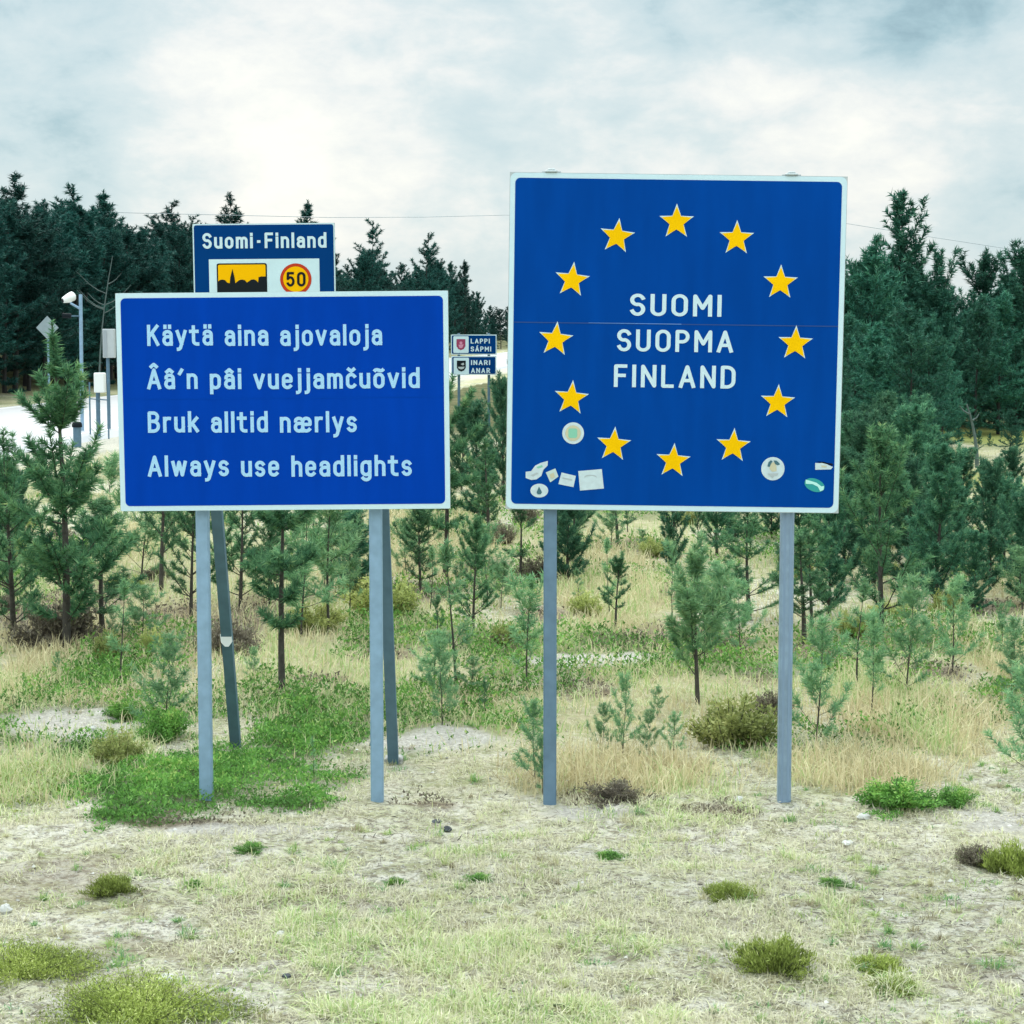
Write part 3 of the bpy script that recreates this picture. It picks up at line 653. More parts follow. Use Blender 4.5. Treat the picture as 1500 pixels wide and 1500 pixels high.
GL = {
 'S': (.40, [arc(.20, .755, .20, .245, 22, 265) + arc(.20, .265, .20, .265, 85, -158)]),
 'U': (.42, [[(0, 1)] + arc(.21, .24, .21, .24, 180, 360) + [(.42, 1)]]),
 'O': (.44, [stad(.44, 0, 1)]), '0': (.40, [stad(.40, 0, 1)]),
 'M': (.54, [[(0, 0), (0, 1), (.27, .36), (.54, 1), (.54, 0)]]), 'I': (0, [[(0, 0), (0, 1)]]),
 'P': (.40, [[(0, 0), (0, 1), (.2, 1)] + arc(.2, .73, .2, .27, 90, -90) + [(0, .46)]]),
 'A': (.48, [[(0, 0), (.24, 1), (.48, 0)], [(.08, .3), (.40, .3)]]),
 'F': (.36, [[(0, 0), (0, 1), (.36, 1)], [(0, .52), (.31, .52)]]), 'N': (.44, [[(0, 0), (0, 1), (.44, 0), (.44, 1)]]),
 'L': (.34, [[(0, 1), (0, 0), (.34, 0)]]),
 'D': (.42, [[(0, 0), (0, 1), (.17, 1)] + arc(.17, .7, .25, .3, 90, 0) + arc(.17, .3, .25, .3, 0, -90) + [(0, 0)]]),
 'K': (.42, [[(0, 0), (0, 1)], [(.40, 1), (.02, .44)], [(.15, .62), (.42, 0)]]),
 'B': (.41, [[(0, 0), (0, 1), (.19, 1)] + arc(.19, .77, .19, .23, 90, -90) + [(0, .54)], [(.19, .54)] + arc(.19, .27, .22, .27, 90, -90) + [(0, 0)]]),
 'R': (.42, [[(0, 0), (0, 1), (.2, 1)] + arc(.2, .73, .2, .27, 90, -90) + [(0, .46)], [(.2, .46), (.42, 0)]]),
 '5': (.40, [[(.37, 1), (.05, 1), (.03, .53)] + arc(.2, .33, .2, .33, 130, -150)]),
 'a': (.34, small_a()), 'e': (.34, small_e()), 'æ': (.68, small_a() + small_e(.34)),
 'c': (.32, [arc(.17, .5, .17, .2, 30, 180) + arc(.17, .2, .17, .2, 180, 330)]),
 'd': (.35, [[(.35, 0), (.35, 1)], stad(.35, 0, X)]), 'p': (.35, [[(0, -.28), (0, X)], stad(.35, 0, X)]),
 'g': (.35, [stad(.35, 0, X), [(.35, X), (.35, -.10)] + arc(.18, -.1, .17, .18, 0, -150)]),
 'h': (.34, [[(0, 0), (0, 1)], [(0, .5)] + arc(.17, .5, .17, .2, 180, 0) + [(.34, 0)]]),
 'n': (.34, [[(0, 0), (0, X)], [(0, .5)] + arc(.17, .5, .17, .2, 180, 0) + [(.34, 0)]]),
 'm': (.56, [[(0, 0), (0, X)], [(0, .5)] + arc(.14, .52, .14, .18, 180, 0) + [(.28, 0)], arc(.42, .52, .14, .18, 180, 0) + [(.56, 0)]]),
 'u': (.34, [[(.34, 0), (.34, X)], [(0, X)] + arc(.17, .2, .17, .2, 180, 360)]),
 'i': (0, [[(0, 0), (0, X)], DOT(0)]), 'j': (.10, [[(.10, X), (.10, -.14)] + arc(0, -.14, .10, .14, 0, -95), DOT(.10)]),
 'k': (.35, [[(0, 0), (0, 1)], [(.33, X), (0, .25)], [(.12, .40), (.35, 0)]]), 'l': (0, [[(0, 0), (0, 1)]]),
 'o': (.36, [stad(.36, 0, X)]), 'r': (.22, [[(0, 0), (0, X)], [(0, .46)] + arc(.18, .46, .18, .24, 180, 75)]),
 's': (.31, [arc(.155, .525, .155, .175, 25, 265) + arc(.155, .18, .155, .18, 85, -155)]),
 't': (.30, [[(.10, .95), (.10, .16)] + arc(.26, .16, .16, .16, 180, 270) + [(.30, 0)], [(-.04, X), (.28, X)]]),
 'v': (.36, [[(0, X), (.18, 0), (.36, X)]]), 'w': (.56, [[(0, X), (.14, 0), (.28, X), (.42, 0), (.56, X)]]),
 'y': (.37, [[(0, X), (.19, .02)], [(.37, X), (.15, -.16)] + arc(.04, -.13, .11, .15, -30, -95)]),
 '-': (.26, [[(.10, .42), (.16, .42)]]), '´': (.10, [[(.0, .78), (.10, .98)]]), ' ': (.12, []),
}
for ch, b, extra in (('ä', 'a', [DOT(.06), DOT(.28)]), ('â', 'a', [CIRC(.17, .88)]), ('Â', 'A', [CIRC(.24, 1.18)]), ('Á', 'A', [[(.22, 1.15), (.32, 1.30)]]),
                     ('č', 'c', [[(.05, 1.0), (.17, .88), (.29, 1.0)]]), ('õ', 'o', [arc(.09, .90, .09, .06, 160, 20) + arc(.27, .96, .09, .06, 200, 340)])):
    GL[ch] = (GL[b][0], GL[b][1] + extra)
def text_polys(txt, stroke, gap):
    """2-D polygons of a line of text, cap height 1, starting at x = 0; returns (polys, width)"""
    polys = []; x = 0.0; s = stroke
    for i, ch in enumerate(txt):
        w, st = GL[ch]
        for path in st:
            q = [(x + s / 2 + a, s / 2 + b * (1 - s)) for a, b in path]
            for k in range(len(q) - 1):
                (ax, ay), (bx, by) = q[k], q[k + 1]; L = math.hypot(bx - ax, by - ay)
                if L < 1e-5: continue
                nx, ny = -(by - ay) / L * s / 2, (bx - ax) / L * s / 2
                e0 = s / 2 if k == 0 else 0; e1 = s / 2 if k == len(q) - 2 else 0; ux, uy = (bx - ax) / L, (by - ay) / L
                ax, ay, bx, by = ax - ux * e0 * .9, ay - uy * e0 * .9, bx + ux * e1 * .9, by + uy * e1 * .9
                polys.append([(ax + nx, ay + ny), (ax - nx, ay - ny), (bx - nx, by - ny), (bx + nx, by + ny)])
            for (cx, cy) in q[1:-1]:
                polys.append([(cx + s / 2 * math.cos(k * .785 + .3), cy + s / 2 * math.sin(k * .785 + .3)) for k in range(8)])
        x += w + s + gap
    return polys, x - gap
def union(polys):
    vs = []; fs = []
    for p in polys:
        b = len(vs); vs += [Vector(q) for q in p]; fs.append(list(range(b, b + len(p))))
    ov, oe, of, a, b_, oface = delaunay_2d_cdt(vs, [], fs, 0, 1e-5)
    keep = [f for f, o in zip(of, oface) if o]
    return [tuple(v) for v in ov], keep

# ------------------------------------------------------------------ signs
class Board:
    """a flat board facing the camera: centre c, tilt in its own plane, local (u right, v up, o out of the face)"""
    def __init__(s, corners, Y):           # corners TL TR BR BL in pixels
        q = [P(a, b, Y) for a, b in corners]; s.Y = Y
        s.c = sum(q) / 4; ex = norm((q[1] - q[0]) + (q[2] - q[3])); s.ex = ex; s.ez = np.array([-ex[2], 0, ex[0]])
        s.w = (np.linalg.norm(q[1] - q[0]) + np.linalg.norm(q[2] - q[3])) / 2; s.h = (np.linalg.norm(q[3] - q[0]) + np.linalg.norm(q[2] - q[1])) / 2
        s.base = np.array([s.c[0], Y, float(gh(s.c[0], Y))])
        s.px = s.w / (np.hypot(corners[1][0] - corners[0][0], corners[1][1] - corners[0][1]))
    def uv(s, px, py):
        d = P(px, py, s.Y) - s.c; return float(d @ s.ex), float(d @ s.ez)
    def w3(s, u, v, o=0.0):
        p = s.c + u * s.ex + v * s.ez; return (p[0] - s.base[0], p[1] - o - s.base[1], p[2] - s.base[2])
    def flat(s, name, polys, o, mat, parent, label=None):
        mb = MB()
        for p in polys:
            if p is None or len(p) < 3: continue
            a = sum(p[i][0] * p[(i + 1) % len(p)][1] - p[(i + 1) % len(p)][0] * p[i][1] for i in range(len(p)))
            if a < 0: p = p[::-1]
            mb.add([s.w3(u, v, o) for u, v in p], [tuple(range(len(p)))])
        ob = mb.build(name, mat, parent)
        if label: ob['label'] = label
        return ob
    def slab(s, name, u0, v0, u1, v1, o0, o1, mat, parent):
        mb = MB(); vs = [s.w3(u, v, o) for o in (o0, o1) for u, v in ((u0, v0), (u1, v0), (u1, v1), (u0, v1))]
        mb.add(vs, [(3, 2, 1, 0), (4, 5, 6, 7), (0, 1, 5, 4), (1, 2, 6, 5), (2, 3, 7, 6), (3, 0, 4, 7)])
        return mb.build(name, mat, parent)
    def text(s, txt, px0, px1, pytop, pybase, o, mat, parent, stroke=.17, gap=.13, label=None):
        polys, w = text_polys(txt, stroke, gap); V, Fc = union(polys)
        u0, v0 = s.uv(px0, pybase); u1, _ = s.uv(px1, pybase); _, v1 = s.uv(px0, pytop)
        sx = (u1 - u0) / w; sy = v1 - v0; mb = MB()
        fs = []
        for f in Fc:
            a = sum(V[f[i]][0] * V[f[(i + 1) % len(f)]][1] - V[f[(i + 1) % len(f)]][0] * V[f[i]][1] for i in range(len(f)))
            fs.append(tuple(f) if a > 0 else tuple(f[::-1]))
        mb.add([s.w3(u0 + x * sx, v0 + y * sy, o) for x, y in V], fs)
        ob = mb.build('lettering', mat, parent); ob['label'] = label or 'white word reading ' + txt
        return ob
    def words(s, txt, px0, px1, pytop, pybase, o, mat, parent, stroke=.17, gap=.13):
        W = text_polys(txt, stroke, gap)[1]; i = 0
        for w in txt.split(' '):
            a = text_polys(txt[:i], stroke, gap)[1] + gap if i else 0.0; b = text_polys(txt[:i + len(w)], stroke, gap)[1]
            s.text(w, px0 + (px1 - px0) * a / W, px0 + (px1 - px0) * b / W, pytop, pybase, o, mat, parent, stroke, gap); i += len(w) + 1
def rrect(u0, v0, u1, v1, r, n=6):
    out = []
    for cx, cy, a in ((u1 - r, v1 - r, 0), (u0 + r, v1 - r, 90), (u0 + r, v0 + r, 180), (u1 - r, v0 + r, 270)):
        out += [(cx + r * math.cos(math.radians(a + 90 * k / n)), cy + r * math.sin(math.radians(a + 90 * k / n))) for k in range(n + 1)]
    return out
def star5(cx, cy, r, rot=0.0, inner=.40):
    return [(cx + (r if k % 2 == 0 else r * inner) * math.sin(k * math.pi / 5 + rot), cy + (r if k % 2 == 0 else r * inner) * math.cos(k * math.pi / 5 + rot)) for k in range(10)]
def disc(cx, cy, rx, ry=None, n=28, rot=0):
    ry = ry or rx; c, s_ = math.cos(rot), math.sin(rot)
    return [(cx + rx * math.cos(6.2832 * k / n) * c - ry * math.sin(6.2832 * k / n) * s_, cy + rx * math.cos(6.2832 * k / n) * s_ + ry * math.sin(6.2832 * k / n) * c) for k in range(n)]
def post(parent, base, x, y, ztop, w, d, m, foot=0.15, name='post'):
    zb = float(gh(x, y)) - foot
    mb = MB(); mb.box((x - w / 2 - base[0], y - d / 2 - base[1], zb - base[2]), (x + w / 2 - base[0], y + d / 2 - base[1], ztop - base[2]), .008)
    return mb.build(name, m, parent)

def sign_headlights():
    Y = float(G(425, 1176)[1]); b = Board(((170.5, 430), (656, 425), (660, 745.5), (175, 748.5)), Y)
    e = empty('road_sign', b.base, 'wide blue road sign with four lines of white text about using headlights, on braced posts', 'sign')
    w, h = b.w / 2, b.h / 2
    b.slab('board', -w, -h, w, h, -.028, 0, M_alu, e)
    b.flat('border', [rrect(-w + .001, -h + .001, w - .001, h - .001, .010)], .0015, M_white, e)
    bw = 7.5 * b.px
    b.flat('face', [rrect(-w + bw, -h + bw, w - bw, h - bw, .028)], .003, M_blue, e)
    u0, v0 = b.uv(415, 583)
    b.flat('seam', [[(-w + bw, v0 - .0022), (w - bw, v0 - .0022), (w - bw, v0 + .0022), (-w + bw, v0 + .0022)]], .0042, mat('seam_blue', (.0, .052, .40), rough=.55, spec=.03), e)
    for txt, x0, x1, t, bs in (('Käytä aina ajovaloja', 216, 560, 475.5, 507), ('Ââ´n pâi vuejjamčuõvid', 216, 615, 539.5, 570.5), ('Bruk alltid nærlys', 217, 523, 602.5, 634), ('Always use headlights', 217, 603.5, 667, 698.5)):
        b.words(txt, x0, x1, t, bs, .0055, M_letter_blue, e, stroke=.158, gap=.14)
    for (px0, py0, px1, py1, fx, fy) in ((293, 750, 297, 1160, 347, 1092), (548, 750, 551, 1166, 577, 1117)):
        g = G(px1, py1); x = float(P((px0 + px1) / 2, 900, Y)[0])
        yb = Y + .06 + .04
        post(e, b.base, x, yb, b.c[2] + h - .03, .076, .076, M_steel)
        # brace: from the back of the board down to its own foot further back
        f = G(fx, fy); top = np.array([x + .01, yb + .05, b.c[2] + h * .55]); ft = np.array([f[0], f[1], float(gh(f[0], f[1])) - .12])
        dv = norm(ft - top); side = np.array([1, 0, 0]); nrm = norm(np.cross(dv, side)); mb = MB(); hw = .034
        vs = [p + su * hw * side + sn * hw * nrm - b.base for p in (top, ft) for su, sn in ((-1, -1), (1, -1), (1, 1), (-1, 1))]
        mb.add(vs, [(0, 1, 2, 3), (7, 6, 5, 4), (0, 4, 5, 1), (1, 5, 6, 2), (2, 6, 7, 3), (3, 7, 4, 0)])
        br = mb.build('brace', M_steel_dark, e)
        if fx == 347:        # white reflector tag on the left brace
            t = P(333, 938, 13.0); u = (t[2] - top[2]) / (ft[2] - top[2]); c = top + (ft - top) * u - nrm * 0 - np.array([0, hw * 1.3, 0])
            s_ = 18 * c[1] / F; m2 = MB()
            out = [(-.5, .5), (.42, .5), (.5, -.1), (.2, -.5), (-.1, -.5), (-.42, -.15)]
            vs = [c - b.base + np.array([a * s_, o, q * s_]) for o in (-.008, 0) for a, q in out]
            m2.add(vs, [tuple(range(5, -1, -1))[::-1], tuple(range(11, 5, -1))] + [(i, i + 6, (i + 1) % 6 + 6, (i + 1) % 6) for i in range(6)])
            r = m2.build('reflector', M_plastic_white, br)
        # concrete foot
        if fx == 577:
            m3 = MB(); m3.box((f[0] - .06 - b.base[0], f[1] - .06 - b.base[1], -.12), (f[0] + .06 - b.base[0], f[1] + .06 - b.base[1], .035 + float(gh(f[0], f[1])) - b.base[2]), .01); m3.build('footing', M_concrete, e)
    mb = MB()
    for v in (.3, -.3):
        mb.add([b.w3(u, v + dv, o) for o in (-.028, -.062) for u, dv in ((-w + .06, -.02), (w - .06, -.02), (w - .06, .02), (-w + .06, .02))],
               [(0, 1, 2, 3), (7, 6, 5, 4), (0, 4, 5, 1), (1, 5, 6, 2), (2, 6, 7, 3), (3, 7, 4, 0)])
    mb.build('back_rail', M_alu, e)
sign_headlights()

def sign_border():
    Y = float(G(980, 1180)[1]); b = Board(((746.5, 252.5), (1238, 258), (1232, 752.5), (741, 745)), Y)
    e = empty('border_sign', b.base, 'large square blue border sign with a ring of twelve yellow stars on two posts', 'sign')
    w, h = b.w / 2, b.h / 2
    b.slab('board', -w, -h, w, h, -.028, 0, M_alu, e)
    b.flat('border', [rrect(-w + .003, -h + .003, w - .003, h - .003, .036)], .0015, M_white, e)
    bw = 8 * b.px
    b.flat('face', [rrect(-w + bw, -h + bw, w - bw, h - bw, .030)], .003, M_blue_eu, e)
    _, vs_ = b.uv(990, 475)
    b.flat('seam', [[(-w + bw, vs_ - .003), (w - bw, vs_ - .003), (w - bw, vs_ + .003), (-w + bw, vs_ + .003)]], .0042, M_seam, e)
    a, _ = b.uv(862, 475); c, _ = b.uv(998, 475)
    b.flat('seam', [[(a, vs_ + .0005), (c, vs_ - .001), (c, vs_ + .003), (a, vs_ + .003)]], .0050, M_gleam, e, label='painted gleam along part of the seam')  # highlight on the seam, painted as a paler blue strip
    for k, (sx, sy) in enumerate(((991, 325), (1079, 349), (1143, 414), (1165, 503), (1139, 589), (1074, 653), (986, 675), (899, 651), (837, 583), (814, 497), (838, 410), (904, 346))):
        u, v = b.uv(sx, sy)
        st = b.flat('star', [star5(u, v, 26.5 * b.px, .01 * k, .41)], .0052, M_white, e)
        b.flat('star_face', [star5(u, v - .002, 23.0 * b.px, .01 * k, .46)], .0068, M_yellow, st)
    for txt, x0, x1, t, bs in (('SUOMI', 922.5, 1056.5, 430, 462.5), ('SUOPMA', 903.5, 1073.5, 482, 514.5), ('FINLAND', 899, 1077, 533.5, 567)):
        b.text(txt, x0, x1, t, bs, .0055, M_letter, e, stroke=.148, gap=.185, label='white capitals reading ' + txt)
    # stickers
    k = b.px; U = b.uv
    def sticker(poly, label, m=M_stick, prints=()):
        s_ = b.flat('sticker', [poly], .0052, m, e, label=label)
        for q_, (nm, pl, mm) in enumerate(prints): b.flat(nm, pl, .0064 + .001 * q_, mm, s_)
    def pix(*pts): return [U(x, y) for x, y in pts]
    u, v = U(839.5, 634.5)
    sticker(disc(u, v, 16 * k), 'round white sticker with green centre', prints=(('print', [disc(u, v, 11.5 * k)], M_stick_beige), ('emblem', [[(p[0], p[1]) for p in rrect(u - 7 * k, v - 7 * k, u + 6 * k, v + 7 * k, 3 * k)]], M_stick_green)))
    e_ = b.flat
    sticker(pix((770, 691), (778, 690), (784, 682), (792, 678), (799, 676), (802.5, 675), (802, 682), (796, 688), (793, 697), (786, 702), (778, 703), (770, 700)), 'torn white sticker, leftmost of the lower row', prints=(('print', [pix((777, 696), (786, 692), (789, 693), (781, 698))], M_stick_grey), ('print', [pix((786, 684), (794, 681), (795, 684), (788, 686))], M_stick_green)))
    sticker(pix((799.5, 692), (813.5, 686), (818, 698), (806, 706.5)), 'small tilted grey sticker', m=mat('sticker_grey', (.50, .62, .60), rough=.5), prints=(('print', [pix((805, 695), (811, 692), (813, 699), (807, 701))], M_stick_beige),))
    sticker(pix((822.5, 692), (843.5, 697), (840, 713.5), (818, 709)), 'small white card sticker, tilted', prints=(('print', [pix((824, 699), (838, 702), (837, 704), (824, 701))], M_stick_grey),))
    sticker(pix((847, 690), (881.5, 687), (884.5, 715.5), (849.5, 718.5)), 'largest white square sticker', prints=(('print', [[U(856 + 9 * (1 - math.cos(t)), 698.5 - 3.2 * math.sin(t)) for t in np.linspace(0, 3.14, 9)] + [U(856 + 9 * (1 - math.cos(t)), 700 - 3.2 * math.sin(t)) for t in np.linspace(3.14, 0, 9)]], M_stick_grey),))
    u, v = U(790, 718.5)
    sticker(disc(u, v, 13.2 * k, 10.2 * k), 'oval white sticker with dark tree mark', prints=(('print', [pix((789.5, 712.5), (794, 721), (792, 724), (787.5, 724), (786, 721))], M_stick_dark),))
    u, v = U(1132, 686.5)
    sticker(disc(u, v, 17.2 * k), 'round white sticker with dark and beige print, lower right', prints=(('print', [pix((1129, 679), (1133, 676.5), (1137, 682), (1137.5, 690), (1131, 691), (1127, 687))], M_stick_beige), ('emblem', [pix((1124, 683), (1125.5, 677), (1129, 674), (1131.5, 675.5), (1129.5, 679), (1127, 684)), pix((1133, 674.5), (1137, 674.5), (1141, 678), (1142.5, 680), (1139, 681.5), (1135.5, 680))], M_stick_dark), ('caption', [pix((1123.5, 693.5), (1140, 693), (1138.5, 696.5), (1134, 697), (1131.5, 700), (1128.5, 697.5))], M_stick_grey)))
    sticker(pix((1194, 678), (1201, 678.5), (1207, 677), (1213, 681), (1220, 684), (1217, 687.5), (1194, 688)), 'flat white sticker near the right edge', prints=(('print', [pix((1203, 681.5), (1211, 682.5), (1210, 684.5), (1203, 684))], M_stick_beige),))
    b.flat('sticker', [pix((1196, 676), (1219, 679), (1220.5, 682), (1214, 680.2), (1207, 676.4), (1201, 677.6))], .0058, M_black, e, label='black torn edge above the flat white sticker')
    u, v = U(1193, 710.5)
    sticker(disc(u, v, 15.5 * k, 9.5 * k, rot=-.35), 'oval teal sticker with a pale stroke', m=M_stick_teal, prints=(('print', [pix((1180, 702.5), (1186, 704), (1196, 707), (1203, 712.5), (1207, 711.5), (1206, 717.5), (1201, 719.5), (1198, 713), (1190, 709), (1180, 708.5))], mat('sticker_mint', (.45, .80, .76), rough=.5)),))
    # posts with grooves, clamps on top
    for px0, py0, cm, m in ((806, 1177, 808, M_steel_eu), (1153, 1186, 1160, mat('right_post_steel', (.27, .38, .52), rough=.45, metal=.35, var=.2, vscale=12))):
        x = float(P(px0 - (1 if px0 < 1000 else -1) * 0, 960, Y)[0]); yb = Y + .028 + .04
        p_ = post(e, b.base, x, yb, b.c[2] + h - .02, .078, .07, m)
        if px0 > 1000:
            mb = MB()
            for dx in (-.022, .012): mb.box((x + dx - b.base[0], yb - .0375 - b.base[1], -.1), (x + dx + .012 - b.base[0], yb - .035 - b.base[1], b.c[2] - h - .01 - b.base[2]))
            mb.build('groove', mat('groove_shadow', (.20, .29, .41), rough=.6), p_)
        uc, vc = b.uv(cm, 252 if cm < 1000 else 257)
        mb = MB(); c = b.w3(uc, h, 0); 
        mb.box((c[0] - .035, c[1] - .012, c[2] + .001), (c[0] + .035, c[1] + .05, c[2] + .014), .003)
        mb.box((c[0] - .02, c[1] - .004, c[2] + .013), (c[0] + .02, c[1] + .04, c[2] + .024), .003)
        mb.box((c[0] - .055, c[1] + .01, c[2] + .001), (c[0] - .036, c[1] + .03, c[2] + .008)); mb.box((c[0] + .036, c[1] + .01, c[2] + .001), (c[0] + .055, c[1] + .03, c[2] + .008))
        mb.build('clamp', M_alu, e)
    mb = MB()
    for v in (.75, -.75, .08):
        mb.add([b.w3(u, v + dv, o) for o in (-.0285, -.031) for u, dv in ((-w + .06, -.02), (w - .06, -.02), (w - .06, .02), (-w + .06, .02))],
               [(0, 1, 2, 3), (7, 6, 5, 4), (0, 4, 5, 1), (1, 5, 6, 2), (2, 6, 7, 3), (3, 7, 4, 0)])
    mb.build('back_rail', M_alu, e)
sign_border()

def sign_town():
    Y = 45.0; b = Board(((283, 328), (491, 326.5), (491.5, 462), (283.5, 464)), Y)
    e = empty('town_sign', b.base, 'blue town sign half hidden behind the headlights sign, with yellow skyline symbol and 50 limit', 'sign')
    w, h = b.w / 2, b.h / 2; k = b.px; U = b.uv
    b.slab('board', -w, -h, w, h, -.05, 0, M_alu, e)
    b.flat('border', [rrect(-w + .004, -h + .004, w - .004, h - .004, .04)], .006, M_white, e)
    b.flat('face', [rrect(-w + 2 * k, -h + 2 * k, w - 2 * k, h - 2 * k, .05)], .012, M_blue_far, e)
    b.text('Suomi-Finland', 297, 478.5, 341.5, 364.5, .02, M_letter, e, stroke=.17, gap=.15, label='white lettering reading Suomi-Finland')
    (u0, v1), (u1, v0) = U(306, 380), U(469, 452)
    b.flat('panel', [rrect(u0, v0, u1, v1, .01)], .018, M_white, e)
    (a0, c1), (a1, c0) = U(317.5, 386), U(392, 440)
    pic = b.flat('town_symbol', [rrect(a0, c0, a1, c1, 3 * k)], .024, M_black, e)
    b.flat('symbol_ground', [rrect(a0 + 2 * k, c0 + 2 * k, a1 - 2 * k, c1 - 2 * k, 2 * k)], .030, M_amber, pic)
    def pix(*pts): return [U(x, y) for x, y in pts]
    sil = pix((319.5, 438), (319.5, 413), (322, 410.5), (326, 409.5), (330, 410.5), (333, 414), (337, 415), (337.5, 407), (340.8, 394), (344, 407), (345, 415), (348, 412.5), (351, 410.3), (355, 409.5), (359, 410.5), (362, 414), (365, 412), (368, 409.8), (372, 409.2), (376, 411), (378.5, 414), (379, 406), (383, 405), (390, 405), (390, 438))
    b.flat('skyline', [sil], .036, M_black, pic)
    u, v = U(433.5, 409)
    c = b.flat('speed_limit', [disc(u, v, 23 * k, n=40)], .024, M_red, e)
    b.flat('limit_ground', [disc(u, v, 18.5 * k, n=40)], .030, M_amber, c)
    t = b.text('50', 419.5, 448, 398.5, 420, .036, M_black, c, stroke=.17, gap=.16, label='black number 50')
    for px in (315, 460):
        x = float(P(px, 500, Y)[0]); post(e, b.base, x, Y + .12, b.c[2] + h - .05, .11, .11, M_steel_dark)
sign_town()

def sign_arms(corners, base_y, t1, t2, crest, label, post_px, Y=60.0):
    b = Board(corners, Y); e = empty('region_sign', b.base, label, 'sign', 'coat of arms signs by the road')
    w, h = b.w / 2, b.h / 2; k = b.px; U = b.uv
    b.slab('board', -w, -h, w, h, -.04, 0, M_alu, e)
    b.flat('border', [rrect(-w + .004, -h + .004, w - .004, h - .004, .03)], .006, M_white, e)
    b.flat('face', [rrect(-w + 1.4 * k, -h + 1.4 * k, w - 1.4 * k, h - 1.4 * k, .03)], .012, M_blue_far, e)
    x0, y0 = corners[0]
    (u0, v1), (u1, v0) = U(x0 + 3.5, y0 + 2.5), U(x0 + 26, y0 + 27)
    pn = b.flat('panel', [rrect(u0, v0, u1, v1, .03)], .018, M_white, e)
    cx, cy = (u0 + u1) / 2, (v0 + v1) / 2; sw, sh = 6.5 * k, 8 * k
    def shield(a, c): return [(cx - a, cy + c), (cx + a, cy + c), (cx + a, cy - c * .3), (cx + a * .6, cy - c * .8), (cx, cy - c), (cx - a * .6, cy - c * .8), (cx - a, cy - c * .3)]
    sh_ = b.flat('shield', [shield(sw, sh)], .024, M_crest_red if crest == 'red' else M_black, pn)
    if crest == 'red':
        b.flat('figure', [disc(cx, cy + 2.4 * k, 2.2 * k, 2.2 * k), [(cx - 3.8 * k, cy - .2 * k), (cx + 4 * k, cy + .3 * k), (cx + 1.8 * k, cy - 5 * k), (cx - 2 * k, cy - 5 * k)]], .030, M_crest_pink, pn)
    else:
        b.flat('figure', [[(cx - 5 * k, cy - 1.2 * k), (cx + 5 * k, cy - .8 * k), (cx + 3.6 * k, cy - 3.6 * k), (cx, cy - 4.8 * k), (cx - 3.6 * k, cy - 3.8 * k)], [(cx - 1 * k, cy + 3 * k), (cx + 3.5 * k, cy + 5 * k), (cx + 4.4 * k, cy + 2 * k), (cx + 2 * k, cy + 1 * k)]], .030, M_stick_grey, pn)
    b.text(t1, x0 + 29, x0 + 57, y0 + 6, y0 + 13.2, .02, M_letter, e, stroke=.18, gap=.2, label='white capitals reading ' + t1)
    b.text(t2, x0 + 29, x0 + 59 if len(t2) > 4 else x0 + 57, y0 + 17.5, y0 + 25, .02, M_letter, e, stroke=.18, gap=.2, label='white capitals reading ' + t2)
    return b, e
b1, e1 = sign_arms(((660.5, 490), (727.5, 490), (727.5, 519.5), (660.5, 519.5)), 0, 'LAPPI', 'SÁPMI', 'red', 'blue sign with red shield and white capitals, upper of the two between the big signs', ())
b2, e2 = sign_arms(((661, 521.5), (727, 521.5), (727, 549), (661, 549)), 0, 'INARI', 'ANAR', 'black', 'blue sign with black shield and white capitals, lower of the two between the big signs', ())
for px in (672, 716):
    x = float(P(px, 540, 60.0)[0]); post(e2, b2.base, x, 60.14, b1.c[2] + b1.h / 2 + .04, .08, .08, M_steel_dark)

